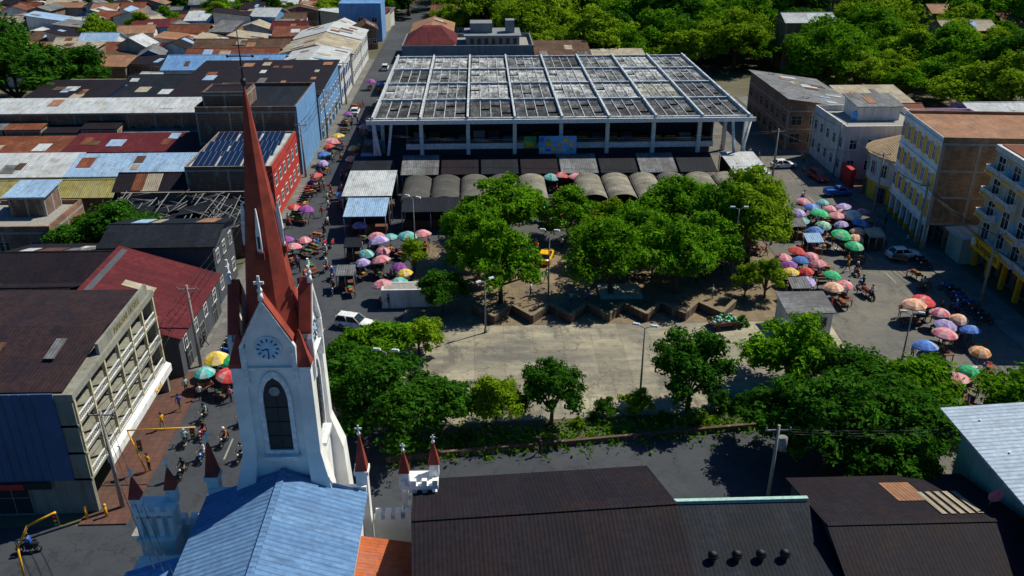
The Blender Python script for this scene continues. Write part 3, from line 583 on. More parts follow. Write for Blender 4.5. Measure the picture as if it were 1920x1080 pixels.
# ---------------- hotel ----------------
T=thing('hotel_building','grey four storey hotel with rows of open balconies','hotel',(-42,63.8,0)); X0,X1,Y0,Y1=-14,12,-8.8,8.8
b=MB(); b.box(X0,X1-2.6,Y0,Y1,0,10.2,0); b.box(X1-2.6,X1,Y0,Y0+.4,0,10.2,0); b.box(X1-2.6,X1,Y1-.4,Y1,0,10.2,0)
b.box(X1-2.59,X1-2.55,Y0+.4,Y1-.4,3.4,10.2,1); b.box(X0-.1,X1-1.2,Y0-.12,Y0-.01,3.2,10.9,2)
for i in range(34): b.box(X0+.7*i,X0+.7*i+.12,Y0-.17,Y0-.12,3.2,10.9,2)
obj('wall',b.mesh('wall',[W['hotel'],'interior',W['bluegrey']]),T)
f=MB()
for z in (3.1,5.5,7.9): f.box(X1-2.6,X1+.1,Y0,Y1,z,z+.2)
f.box(X1-2.6,X1+.15,Y0,Y1,10.2,10.75)
obj('floor_slab',f.mesh('floor_slab',[W['hotel']]),T)
fin=MB().box(-.12,.14,-.11,.11,3.31,10.2).mesh('pillar',[W['cream']])
for i in range(7): obj('pillar',fin,T,(X1-.03,Y0+.3+i*(Y1-Y0-.6)/6,0))
ba=MB()
for i in range(10): ba.box(-1.25+.27*i,-1.21+.27*i,-.04,.0,0,.55)
ba.box(-1.28,1.28,-.06,.03,.55,.64); ba.box(-1.28,1.28,-.06,.03,-.02,.04); bam=ba.mesh('balustrade',['white'])
dr=winmesh(.9,1.7,'darkwood','black')
for k in range(3):
    for i in range(6):
        u=Y0+.3+(i+.5)*(Y1-Y0-.6)/6; z=(3.32,5.72,8.12)[k]; obj('balustrade',bam,T,(X1+.0,u,z),FR['E']); obj('door',dr,T,(X1-2.55,u,z),FR['E'])
aw=MB(); aw.hexa([(X1+.01,Y0+3,2.5),(X1+.5,Y0+3,2.35),(X1+.5,Y1,2.35),(X1+.01,Y1,2.5)],[(X1+.01,Y0+3,3.3),(X1+.5,Y0+3,3.05),(X1+.5,Y1,3.05),(X1+.01,Y1,3.3)]); obj('awning',aw.mesh('awning',['white']),T)
rm=MB()
rm.hexa([(X0,Y0+.2,11),(X1-.6,Y0+.2,10.78),(X1-.6,0,11.5),(X0,0,12.2)],[(X0,Y0+.2,11.1),(X1-.6,Y0+.2,10.88),(X1-.6,0,11.6),(X0,0,12.3)])
rm.hexa([(X0,0.01,12.2),(X1-.6,0.01,11.5),(X1-.6,Y1-.2,10.78),(X0,Y1-.2,11)],[(X0,0.01,12.3),(X1-.6,0.01,11.6),(X1-.6,Y1-.2,10.88),(X0,Y1-.2,11.1)])
obj('roof',rm.mesh('roof',[corr('hotel_sheet',(.022,.016,.024),(.036,.024,.032),'X',.5,(.060,.030,.024),per=.3,bump=.008)]),T)
for i in range(9):
    u=R.uniform(X0+7,X1-3.2); v=R.uniform(Y0+.5,-3.4); zz=lambda x_,y_:11.1-.22*(x_-X0)/(X1-.6-X0)+1.1*(y_-Y0-.2)/(-Y0-.2)+.08
    q=[(a_,b_,zz(a_,b_)) for a_,b_ in ((u,v),(u+.8,v),(u+.8,v+2.6),(u,v+2.6))]; pm2=MB(); pm2.hexa(q,[(p[0],p[1],p[2]+.04) for p in q]); obj('roof_patch',pm2.mesh('roof_patch',[ROOF[R.choice(['whiteX','greyX','rustX','brownX','brownX'])]]),T)
sg=MB(); sg.box(X1-.3,X1-.05,-3,8,10.76,11.7); obj('sign_board',sg.mesh('sign_board',[W['hotel']]),T)
text('MAKANI HOTEL',.8,'olive',T,(X1-.03,3,10.95),rad(90),rad(90))
shp=winmesh(2.6,2.4,'grey','dark')
for i in range(5): obj('door',shp,T,(X1-2.55,Y0+2.2+i*3.3,.15),FR['E'])
for i in range(5): obj('door',shp,T,(X0+3+i*4.2,Y0,.1),0)
hs=MB(); hs.box(X0+1,X1-3,Y0-.3,Y0-.18,2.55,3.15,0); hs.box(X1-8,X1-5,Y0-.36,Y0-.3,2.6,3.1,1); obj('shop_band',hs.mesh('shop_band',['dark','red']),T)
text('hotel',.75,'yellow',T,(X1+.52,5,2.45),rad(90),rad(90))

# ---------------- buildings left ----------------
bld('street house with steep maroon sheet roof',-39,-29.4,75,89,4.4,'dark','maroonY','sh_e',3.6,[('E',4,1,1,1.3,2.4,3,'white','dark')],[('E',3,1.4,2.2,'dark')],patch=.004)
bld('dark fire stained building with tall wall',-42,-30,91,99,7.4,'dark','darkbX','gx',1.0,[('E',3,2,1,1.4,1.5,3.4,'white','dark')])
bld('low house with dark brown sheet roof',-52,-41,84,96,5.6,'brickd','darkX','gx',1.6); bld('small house with patched brown roof',-62,-53,85,95,4.8,'brick','brownX','gx',1.3); bld('low house with grey metal roof',-80,-63,84,96,5.2,'brick','greyX','gx',1.4); bld('dark roofed house behind the hotel',-60,-40.5,73.5,83,6.6,'brickd','darkX','gx',1.8)
bld('house with black sheet roof',-85,-61,66,83,6,'brickd','darkX','gx',1.8)
m=MB(); m.box(-72,-51,98.5,98.8,0,2.6,0); thing('boundary_wall','painted blue and white graffiti yard wall','wall',data=m.mesh('boundary_wall',[W['blue']]))
bld('unfinished brick house with flat roofs',-66,-54,104,114,4.2,'brick','concrete','flat',0,[('S',3,1,1.2,1.2,1.6,3,'concrete','dark')],tank=3)
bld('upper brick room of an unfinished house',-61,-56.5,109,113.6,7.0,'brickd','lblueX','sh_s',.5); bld('small roof room with blue sheet',-65,-62,105,108,6.2,'brick','blueX','sh_s',.4); bld('small brick house with tin roof',-82,-67,104,114,5,'brick','greyX','gx',1)
T=thing('ruined_house','collapsed house with bare grey rafters','ruined house',(-40,110.5,0)); b=MB(); X0,X1,Y0,Y1=-9.5,10,-5.8,5.8
for q in ((X0,X1,Y0,Y0+.3,4.2),(X0,X1,Y1-.3,Y1,5),(X0,X0+.3,Y0+.3,Y1-.3,4.5),(X1-.3,X1,Y0+.3,Y1-.3,5)): b.box(q[0],q[1],q[2],q[3],0,q[4])
obj('wall',b.mesh('wall',[W['brickd']]),T); r=MB()
for i in range(90):
    x=R.uniform(X0,X1); y=R.uniform(Y0,Y1); a=R.uniform(0,3.14); l=R.uniform(1.5,4.5); r.cyl((x-l*math.cos(a)/2,y-l*math.sin(a)/2,R.uniform(3.4,5)),(x+l*math.cos(a)/2,y+l*math.sin(a)/2,R.uniform(3.6,5.6)),.07,.04,5)
for i in range(20):
    if R.random()<.6: r.cyl((X0+i,Y0,4.3),(X0+i+R.uniform(-.6,.8),R.uniform(0,Y1),5.0),.06,.06,5)
obj('rafter',r.mesh('rafter',['grey']),T); r=MB()
for i in range(16):
    x=R.uniform(X0+1,X1-4); y=R.uniform(Y0,Y1-3); z=R.uniform(3.2,4.6); r.hexa([(x,y,z),(x+3,y,z+.4),(x+3,y+2.5,z+.7),(x,y+2.5,z+.2)],[(x,y,z+.05),(x+3,y,z+.45),(x+3,y+2.5,z+.75),(x,y+2.5,z+.25)])
r.box(X0+.3,X1-.3,Y0+.3,Y1-.3,2.9,3.0); obj('roof_sheet',r.mesh('roof_sheet',[ROOF['darkbY']]),T)
bld('long low shed with faded yellow roof',-80,-51,116,122.5,4.6,'brick','yellowX','gx',1.2)
bld('low house with torn dark roof',-50.5,-41.5,117,123.5,5,'brickd','darkX','gx',1.4)
bld('long house with light blue sheet roof',-60,-42,124,130,4.8,'white','lblueX','sh_s',1.4); bld('long house with white sheet roof',-76,-60.5,124,131,4.8,'brick','whiteX','sh_s',1.3); bld('low shed with blue sheet roof',-92,-76.5,124,131,4.4,'brick','blueX','sh_s',1.0)
bld('low house with dark grey roof',-66,-42,131.3,136,4.4,'brickd','darkX','gx',.8); bld('low house with rusty patched roof',-90,-66.5,131.5,136,4.0,'brickd','brownX','gx',.8)
T=bld('brick building with bright red street front and solar panels',-41,-29.2,118,136,7.6,'brickd','whiteX','flat',0,[],[],parapet=.4)
X0,X1,Y0,Y1=-5.9,5.9,-9,9
fc=MB(); fc.box(5.95,6.1,-9,9,.1,8.0); fc.box(3.2,5.9,-9.08,-9.045,4.2,8.0); obj('front',fc.mesh('front',[W['red']]),T)
for k in range(2):
    for i in range(6): obj('window',winmesh(1.2,1.5,'white','glass'),T,(6.1,-9+3*(i+.5),1.4+3.3*k),FR['E'])
sp=MB(); sp.hexa([(-1.6,-2.4,0),(1.6,-2.4,0),(1.6,2.4,.6),(-1.6,2.4,.6)],[(-1.6,-2.4,.08),(1.6,-2.4,.08),(1.6,2.4,.68),(-1.6,2.4,.68)],0)
for i in range(5): sp.hexa([(-1.6+.79*i,-2.42,.082),(-1.56+.79*i,-2.42,.082),(-1.56+.79*i,2.4,.684),(-1.6+.79*i,2.4,.684)],[(-1.6+.79*i,-2.42,.10),(-1.56+.79*i,-2.42,.10),(-1.56+.79*i,2.4,.70),(-1.6+.79*i,2.4,.70)],1)
spm=sp.mesh('solar_panel',['solar','grey'])
for i in range(3):
    for j in range(3): thing('solar_panel','dark blue solar panel on a flat roof','solar panel',(-38.6+3.5*i,121+5.2*j,7.9),0,spm,group='rooftop solar panels')
bld('low brick row with red sheet roofs',-66,-42,137,144.5,4.6,'brick','maroonX','sh_s',.8,[('S',6,1,1.1,1,2,3,'concrete','dark')]); bld('low brick row with rusty roofs',-92,-66.5,137,144.5,4.2,'brick','rustX','sh_s',.8,[('S',6,1,1.1,1,2,3,'concrete','dark')]); bld('long brick warehouse with white roof',-92,-46.5,150,156.5,7.6,'brick','whiteX','sh_s',.9,[('S',12,1,1.2,1.2,4.2,3,'concrete','dark')],patch=.01)
for i in range(7):
    hh=R.choice([4.4,5.2,5.8]); u=-92+6.3*i; bld('low brick lean to room beside a warehouse',u,u+5.9,146.2,149.6,hh,'brick',R.choice(['rustX','greyX','brownX','darkX']),'sh_s',.4,name='shed',cat='shed',over=.2,patch=0)
bld('tall brick block with blue street front',-45,-29.2,138.5,156,10.6,'brickd','darkbX','flat',0,[('E',6,3,1.2,1.5,1.4,3.2,'white','glass')],[('E',5,1.8,2.4,'dark')],tank=2)
bld('dark stair room on top of a brick block',-44,-37,140,146,13.0,'brickd','darkX','flat',0,parapet=.3)
m=MB(); m.box(-29.19,-29.05,138.5,156,0,11.3,0); thing('painted_facade','pale blue painted street facade panel','facade',data=m.mesh('painted_facade',[W['blue']]))
bld('blue walled building with dark flat roof',-82,-68,158.5,172,7.6,'blue','darkX','sh_s',.8,[('S',5,1,1.2,1.4,3.6,3,'white','dark')]); bld('white walled building with brown roof',-67.5,-56,158.5,170,6.8,'white','darkbX','sh_s',.8,[('S',4,1,1.2,1.4,3.6,3,'blue','dark')]); bld('building with wide black sheet roof',-55.5,-29.2,158.5,184,8.4,'blue','darkX','sh_s',1.2,[('S',6,1,1.2,1.4,4.6,3,'white','dark'),('E',8,2,1.2,1.5,1.5,3.4,'white','glass')],[('E',6,1.8,2.4,'dark')])
bld('house with faded cream sheet roof',-82,-70,173,184,6,'pale','creamX','gx',1.2);bld('long house with dark grey roof',-69,-56,172,184,7,'pale','darkbX','gx',1.2)
bld('hall with light blue sheet roof',-66,-42,187,199,7.4,'white','blueX','gx',1.8); bld('white shop house with blue trim on the street',-41.5,-29.2,186,202,8.2,'white','whiteY','gy',1.2,[('E',6,2,1.2,1.5,1.5,3.4,'blue','glass')])
bld('hall with rust red sheet roof',-66,-46,201,212,6.4,'pale','rustX','gx',1.8); bld('house with long rusty brown roof',-68,-46,214,226,6.2,'pale','brownX','gx',1.8); bld('white hall with arched pale roof',-45.5,-29.2,205,221,7.2,'white','creamY','gy',2.0,[('E',6,2,1.2,1.5,1.5,3.4,'white','glass')]); bld('white hall with pale blue roof',-45.5,-29.2,222,236,7.4,'white','whiteY','gy',2.0,[('E',5,2,1.2,1.5,1.5,3.4,'white','glass')])
bld('white shop house beyond the market',-17.5,-7,232,250,7,'white','terraY','gy',1.6,[('W',5,1,1.2,1.4,3,3,'white','glass')]); bld('blue walled building with flat roof',-40,-28,262,274,10,'blue','blueX','flat',0,[('S',3,2,1.4,1.4,2,3.5,'white','glass')])
T=bld('grey stained apartment block with brown hipped roof',-17,12,197,213,9.2,'grey','concrete','flat',0,[('S',14,2,1.1,1.5,2.2,3.4,'white','glass'),('W',6,2,1.1,1.5,2.2,3.4,'white','glass')],tank=2,parapet=1)
m=MB(); m.rings([[(-16.6,197.4,10.3),(-5,197.4,10.3),(-5,212,10.3),(-16.6,212,10.3)],[(-12.6,203,13.2),(-8.5,203,13.2),(-8.5,206,13.2),(-12.6,206,13.2)]],0,True,False); thing('hip_roof','brown hipped sheet roof over a grey block','roof',data=m.mesh('hip_roof',[ROOF['maroonX']]))
m=MB(); m.box(-3,9,200,210,9.4,11.6,0); m.box(-3.4,9.4,199.6,210.4,11.6,11.85,0); m.box(-2,3,203,208,11.85,14,0); m.box(6,8,203,206,11.85,14.6,0)
for i in range(7): m.box(-2+1.6*i,-1.2+1.6*i,199.95,200,9.9,11.2,1)
thing('rooftop_rooms','grey concrete rooftop rooms with dark windows','rooftop rooms',data=m.mesh('rooftop_rooms',[W['grey'],'glass']))
bld('house with brown sheet roof behind the market',13,25,198,212,6.6,'grey','brownX','sh_s',1.8); bld('low house with pale brown roof',26,38,199,210,5.4,'brick','creamX','sh_s',1.4)
names=[('rust','rusty'),('white','white'),('grey','grey'),('brown','patched brown'),('lblue','pale blue'),('white','white'),('cream','faded cream'),('dark','dark'),('terra','terracotta'),('rust','rusty'),('cream','faded cream'),('grey','grey'),('maroon','maroon')]
boxes=[(-68.5,-29,186,237),(-41,-27,261,275),(-27.5,-18,150,500)]
yy=188
while yy<352:
    xx=-.60*(yy+20)-4; dd0=R.uniform(6,8.5)
    while xx<(-17 if yy<262 else -8 if yy<300 else -55):
        ww=R.uniform(4.5,11.5); dd=dd0+R.uniform(-1,1)
        if not any(xx+ww>q[0] and xx<q[1] and yy+dd>q[2] and yy<q[3] for q in boxes) and not (xx<-80 and yy<205) and R.random()<.93:
            k,nm=R.choice(names); g=R.choice(['gx','gy','gx','sh_s','sh_e'])
            bld('small town house with a %s sheet roof'%nm,xx,xx+ww,yy,yy+dd,R.uniform(3.0,6.5),R.choice(['white','brick','pale','brickd','grey','blue','white']),k+('X' if g in('gx','sh_s') else 'Y'),g,R.uniform(.8,1.9),[('S',3,1,1.1,1.2,1.6,3,'white','dark')] if R.random()<.25 else (),rz=rad(R.uniform(-13,13)),name='house',cat='house',patch=.016)
            if R.random()<.18: tree(xx+ww+1,yy+dd+1,R.uniform(3.5,6.5),R.uniform(7,11),'round',R.choice([0,1,1,2]),'leafy green tree growing between the houses','trees between the houses')
        xx+=ww+R.uniform(.4,2.0)
    yy+=dd0+R.uniform(1.0,2.2)
for x,y,k in ((118,232,'terraX'),(96,262,'rustX'),(60,330,'whiteX'),(135,300,'terraX'),(75,218,'whiteX'),(88,300,'creamX'),(150,262,'rustX'),(108,205,'creamX'),(128,216,'rustX')): bld('small house showing among the forest trees',x,x+12,y,y+8,11.5,'brick',k,'gx',1.6,[('S',3,1,1.3,1.4,7.5,3,'white','dark')],name='house',cat='house')

# ---------------- church ----------------
TX,TY=-13.4,50.4
T=thing('church_tower','cream church tower with tall red spire and clock','church tower',(TX,TY,0))
sq=lambda h,z:[(-h,-h,z),(h,-h,z),(h,h,z),(-h,h,z)]
b=MB(); b.rings([sq(2.48,0),sq(2.42,8.6),sq(2.18,10.4),sq(2.18,17.2)],0,True,False)
for sx in (-1,1):
    for sy in (-1,1):
        c=lambda h,z,o:[(sx*o-h,sy*o-h,z),(sx*o+h,sy*o-h,z),(sx*o+h,sy*o+h,z),(sx*o-h,sy*o+h,z)]
        b.rings([c(.78,0,2.75),c(.66,7.6,2.55),c(.46,10.4,2.08),c(.44,16.9,2.03)],0,True,False)
obj('wall',b.mesh('wall',[W['towerw']]),T)
cc=lambda h,z,o:[(o-h,o-h,z),(o+h,o-h,z),(o+h,o+h,z),(o-h,o+h,z)]
caps=MB(); caps.rings([cc(.58,16.9,1.98),cc(.56,17.15,1.98),cc(.04,19.2,1.86)],0,True,False); cpm=caps.mesh('corner_pinnacle',['tilered'])
for k in range(4): obj('corner_pinnacle',cpm,T,(0,0,0),k*math.pi/2)
cor=MB(); cor.rings([sq(2.5,16.7),sq(2.58,16.89)],0,True,False); obj('cornice',cor.mesh('cornice',['white']),T)
g=MB(); dp=-1.75
g.poly([(-1.4,-2.35,16.9),(1.4,-2.35,16.9),(1.4,-2.35,18.9),(0,-2.35,21.5),(-1.4,-2.35,18.9)]); g.poly([(-1.4,dp,16.9),(-1.4,-2.35,16.9),(-1.4,-2.35,18.9),(-1.4,dp,18.9)]); g.poly([(1.4,-2.35,16.9),(1.4,dp,16.9),(1.4,dp,18.9),(1.4,-2.35,18.9)]); g.poly([(1.4,dp,16.9),(-1.4,dp,16.9),(-1.4,dp,18.9),(0,dp,21.5),(1.4,dp,18.9)])
gm=g.mesh('gable',[W['towerw']])
gr=MB()
for s in (-1,1):
    q=[(0,-2.58,21.72),(s*1.6,-2.58,18.75),(s*1.6,dp-.1,18.75),(0,dp-.1,21.72)]
    if s>0:q=q[::-1]
    gr.hexa(q,[(x,y,z+.14) for x,y,z in q],0)
grm=gr.mesh('gable_roof',['tilered'])
tm=MB()
for s in (-1,1):
    q=[(0,-2.64,21.15),(s*1.72,-2.64,17.95),(s*1.72,-2.36,17.95),(0,-2.36,21.15)]
    if s>0:q=q[::-1]
    tm.hexa(q,[(x,y,z+.5) for x,y,z in q]); tm.box(s*1.56-.16,s*1.56+.16,-2.65,-2.20,15.6,18.3)
tm.cyl((0,-2.5,21.6),(0,-2.5,22.1),.2,.12,8); tm.ball((0,-2.5,22.25),.18); tm.box(-.07,.07,-2.56,-2.44,22.3,23.2); tm.box(-.3,.3,-2.55,-2.45,22.65,22.82)
tmm=tm.mesh('gable_trim',['white'])
ck=MB(); ck.cyl((0,-2.36,18.2),(0,-2.46,18.2),.84,.84,28,1,True,False); ck.cyl((0,-2.46,18.2),(0,-2.475,18.2),.76,.76,28,0,True,False)
for i in range(12):
    a=i*math.pi/6; u=Vector((math.sin(a),0,math.cos(a))); ck.cyl(Vector((0,-2.485,18.2))+u*.5,Vector((0,-2.485,18.2))+u*.7,.045,.045,4,2)
ck.cyl((0,-2.5,18.2),(.03,-2.5,17.6),.04,.025,4,2); ck.cyl((0,-2.5,18.2),(-.38,-2.5,18.1),.05,.03,4,2)
ckm=ck.mesh('clock',['clock','white','black'])
lw=MB()
def lancet(w,z0,z1,n=8):
    p=[(-w,z0),(w,z0),(w,z1-w*2.1)]
    for i in range(1,n):
        t=i/n; p.append((w*(1-t**1.7),z1-w*2.1+w*2.1*math.sin(t*1.5708)))
    p.append((0,z1+.1)); p+=[(-x,z) for x,z in p[::-1][1:-2]]
    return p
po=lancet(1.06,10.2,16.45); pi=lancet(.78,10.5,15.95)
lw.rings([[(x,-2.19,z) for x,z in po],[(x,-2.38,z) for x,z in po],[(x,-2.38,z) for x,z in pi],[(x,-2.20,z) for x,z in pi]],0,False,False)
lw.poly([(x,-2.22,z) for x,z in pi],1)
for z in (11.5,12.6,13.7): lw.box(-.76,.76,-2.27,-2.222,z,z+.05,2)
lw.box(-.03,.03,-2.28,-2.223,10.6,15.2,2); lw.cyl((0,-2.33,15.0),(0,-2.23,15.0),.34,.34,12,3)
lw.box(-1.2,1.2,-2.7,-2.22,9.9,10.18,0)
lwm=lw.mesh('window',['white','black','iron','concrete'])
for k in range(4):
    for nm,me in (('gable',gm),('gable_roof',grm),('gable_trim',tmm),('clock',ckm),('window',lwm)):
        obj(nm,me,T,(0,0,0),k*math.pi/2)
oc=lambda r,z:[(r*math.cos(math.pi/8+k*math.pi/4),r*math.sin(math.pi/8+k*math.pi/4),z) for k in range(8)]
s=MB(); s.rings([oc(1.92,17.21),oc(1.78,18.6),oc(1.32,23),oc(.05,34)],0,True,False); obj('spire',s.mesh('spire',['tilered']),T)
d=MB()
d.rings([[(-.16,-1.25,24.2),(.16,-1.25,24.2),(.16,-.8,24.2),(-.16,-.8,24.2)],[(-.13,-1.25,25.4),(.13,-1.25,25.4),(.13,-.8,25.4),(-.13,-.8,25.4)],[(-.02,-1.12,26.9),(.02,-1.12,26.9),(.02,-1.0,26.9),(-.02,-1.0,26.9)]],0,True,False); d.box(-.07,.07,-1.27,-1.252,24.4,25.2,1); d.box(-.25,.25,-1.38,-.9,23.7,24.19,2)
dm=d.mesh('dormer',['white','black','tilered2'])
for k in range(4): obj('dormer',dm,T,(0,0,0),k*math.pi/2)
f=MB(); f.cyl((0,0,33.6),(0,0,37.2),.07,.03,6); f.ball((0,0,34.2),.2); f.cyl((-.7,0,35.6),(.7,0,35.6),.04); f.cyl((-.35,0,36.2),(.35,0,36.2),.03); f.cyl((0,-.6,35),(0,.6,35),.03)
for sx in (-.7,.7): f.ball((sx,0,35.6),.09)
obj('finial',f.mesh('finial',['iron']),T)
T=thing('church_nave','church nave under a light blue corrugated gable roof','church',(TX,32,0)); b=MB(); b.box(-5,5,-22,15.6,0,7,0)
b.poly([(-5,15.6,7),(5,15.6,7),(0,15.6,8.9)]); b.box(-9.6,-5,-22,13.6,0,4,0); b.box(5,8.6,-22,13.4,0,3.4,0)
obj('wall',b.mesh('wall',[W['towerw']]),T)
r=MB()
for s_ in (-1,1):
    q=[(s_*5.4,-22,6.9),(0,-22,9.0),(0,15.9,9.0),(s_*5.4,15.9,6.9)]
    if s_>0:q=q[::-1]
    r.hexa(q,[(x,y,z+.1) for x,y,z in q])
r.box(-.2,.2,-22,15.9,9.06,9.18); obj('roof',r.mesh('roof',[corr('church_sheet',(.13,.26,.50),(.18,.33,.57),'Y',.25,(.10,.17,.30),per=.42,sheet=(.84,12),seam=.6,bump=.04)]),T)
r=MB(); r.hexa([(-9.9,-22,4.05),(-5.01,-22,5.6),(-5.01,12,5.6),(-9.9,12,4.05)],[(-9.9,-22,4.15),(-5.01,-22,5.7),(-5.01,12,5.7),(-9.9,12,4.15)]); obj('aisle_roof',r.mesh('aisle_roof',[ROOF['blueY']]),T)
r=MB(); r.hexa([(5.01,-22,4.8),(8.9,-22,4.0),(8.9,14,4.0),(5.01,14,4.8)],[(5.01,-22,4.9),(8.9,-22,4.1),(8.9,14,4.1),(5.01,14,4.9)]); o=obj('aisle_roof',r.mesh('aisle_roof',[ROOF['orustY']]),T); o['label']='orange rusty aisle roof'
for sx in (-1,1):
    ed=MB(); ed.box(-1.9,1.9,0,.35,6.9,7.4); obj('parapet',ed.mesh('parapet',[W['towerw']]),T,(sx*3.4,15.95,0))
def cwall(sx):
    m=MB(); m.box(-2.4,2.4,-.3,.3,0,4.6)
    for i in range(7): u=-2.05+i*.68; m.box(u-.2,u+.2,-.3,.3,4.6,5.15)
    thing('church_wall','white battlemented wall beside the church tower','wall',(TX+sx*8,48.2,0),0,m.mesh('church_wall',[W['towerw']]))
cwall(-1); cwall(1)
def pinn(x,y,z,hh,r,label):
    m=MB(); q=lambda h,z_:[(-h,-h,z_),(h,-h,z_),(h,h,z_),(-h,h,z_)]
    m.rings([q(r*1.15,0),q(r,z-.3)],0,True,False); m.rings([q(r*1.3,z-.3),q(r*1.3,z)],0,True,False)
    m.rings([q(r*1.1,z),q(.05,z+hh)],1,True,False); m.ball((0,0,z+hh+.1),.14,2); m.box(-.05,.05,-.04,.04,z+hh+.15,z+hh+.75,2); m.box(-.22,.22,-.035,.035,z+hh+.42,z+hh+.54,2)
    T=thing('pinnacle',label,'pinnacle',(x,y,0),group='church pinnacles'); obj('spirelet',m.mesh('spirelet',[W['towerw'],'tilered','white']),T)
pinn(TX-5.0,48.6,8.3,2.6,.38,'tall white pinnacle with red tip and cross'); pinn(TX+5.0,48.6,8.5,2.7,.38,'tall white pinnacle with red tip and cross')
def bell(x,y,lab,zb=4.8):
    T=thing('bell_turret',lab,'turret',(x,y,zb-4.8)); m=MB()
    m.box(-1.15,1.15,-.9,.9,0,4.6,0); m.box(-1.3,1.3,-1.05,1.05,4.6,4.8,0)
    for u in (-1.05,-.35,.35,1.05):
        m.box(u-.16,u+.16,-.75,-.35,4.8,6.3,0); m.box(u-.16,u+.16,.35,.75,4.8,6.3,0)
    for k in (-.7,0,.7):
        for i in range(6):
            a=math.pi*i/6; a2=math.pi*(i+1)/6
            for yy_ in (-.75,.35): m.hexa([(k-.2*math.cos(a),yy_,6.3+.2*math.sin(a)),(k-.2*math.cos(a2),yy_,6.3+.2*math.sin(a2)),(k-.2*math.cos(a2),yy_+.4,6.3+.2*math.sin(a2)),(k-.2*math.cos(a),yy_+.4,6.3+.2*math.sin(a))],[(k-.2*math.cos(a),yy_,6.6),(k-.2*math.cos(a2),yy_,6.6),(k-.2*math.cos(a2),yy_+.4,6.6),(k-.2*math.cos(a),yy_+.4,6.6)],0)
    m.box(-1.3,1.3,-.85,.85,6.6,6.9,0)
    for u in (-1.1,-.37,.37,1.1): m.box(u-.18,u+.18,-.83,-.5,6.9,7.3,0)
    obj('wall',m.mesh('wall',[W['towerw']]),T); q=lambda h,z:[(-h,-h,z),(h,-h,z),(h,h,z),(-h,h,z)]
    for cx,cy in ((-1.0,-.4),(1.0,.5)):
        s=MB(); s.rings([q(.34,6.9),q(.32,7.9)],1,True,False); s.rings([q(.38,7.9),q(.04,9.5)],0,True,False); s.ball((0,0,9.6),.13,1); s.box(-.04,.04,-.03,.03,9.7,10.15,1); s.box(-.17,.17,-.025,.025,9.9,10,1); obj('spirelet',s.mesh('spirelet',['tilered','white']),T,(cx,cy,0))
bell(TX-8.6,47.3,'white bell turret with arches and red spirelets'); bell(TX+8.8,49.4,'small white arched turret with red spirelets')
T=bld('parish hall under a wide dark corrugated roof',-4.4,12,37.4,51.6,5.2,'dark','darkX','gx',2.5,over=.4,rz=rad(3.5),patch=.003)
bld('low annexe with black corrugated roof and vents',12.8,22,33,47.4,3.9,'dark','darkbX','sh_s',1.6,over=.3,patch=.004)
for i in range(4):
    v=MB(); v.cyl((0,0,0),(0,0,.5),.2,.2,12); v.cyl((0,0,.5),(0,0,.7),.34,.34,12); v.cyl((0,0,.7),(0,0,.9),.34,.1,12); thing('roof_vent','round black metal vent on a corrugated roof','roof vent',(14.4+1.55*i,42.6,4.95),0,v.mesh('roof_vent',['iron']),group='round roof vents')
m=MB(); m.box(12.9,22.2,47.5,47.8,0,5.9); thing('parapet','pale painted parapet edge above a dark roof','parapet',data=m.mesh('parapet',['mint']))
bld('annexe with rust stained dark corrugated roof',22.6,35.0,37,51.4,4.3,'dark','darkX','gx',2.0,over=.4,patch=.008)
for i in range(5):
    m=MB(); x=30.4+.62*i; f=lambda y:4.3+.17+2.0*(1-abs(y-44.2)/7.2)
    m.hexa([(x,45.2,f(45.2)),(x+.36,45.2,f(45.2)),(x+.36,48.7,f(48.7)),(x,48.7,f(48.7))],[(x,45.2,f(45.2)+.05),(x+.36,45.2,f(45.2)+.05),(x+.36,48.7,f(48.7)+.05),(x,48.7,f(48.7)+.05)])
    thing('roof_strip','pale translucent strip set in a dark roof','roof sheet',data=m.mesh('roof_strip',[ROOF['creamX']]),group='translucent roof strips')
T=bld('white walled house under a raised pale metal roof',36.2,62,38,54,6.2,'green','whiteY','sh_w',.2,over=.1,patch=0)
r=MB(); r.hexa([(34.6,37.5,8.0),(62,37.5,9.5),(62,55,9.5),(34.6,55,8.0)],[(34.6,37.5,8.1),(62,37.5,9.6),(62,55,9.6),(34.6,55,8.1)]); obj('upper_roof',r.mesh('upper_roof',[corr('pale_sheet',(.42,.52,.66),(.48,.58,.72),'Y',.1,(.35,.4,.45),per=.42,sheet=(.84,12),seam=.7,bump=.04)]),T,(-49.1,-46,0))
p=MB(); [p.cyl((xx,yy,6.3),(xx,yy,8.3+(xx-36)*.05),.09) for xx in (36.6,44,52) for yy in (39,44,49,53)]; obj('post',p.mesh('post',['white']),T,(-49.1,-46,0))
ds=MB(); ds.cyl((0,0,0),(0,0,1),.05); ds.rings([[(r_*math.cos(a*.52),-.25+.3*r_*r_*-1,1.2+r_*math.sin(a*.52)) for a in range(12)] for r_ in (.55,.35,.05)],1,True); thing('satellite_dish','round pink satellite dish on a roof','satellite dish',(34.2,46.2,5.9),0,ds.mesh('satellite_dish',['steel','pink']))
m=MB(); m.box(-3.4,12,53.4,53.6,0,1.2); thing('boundary_wall','low grey wall beside the shaded street','wall',data=m.mesh('boundary_wall',[W['grey']]))

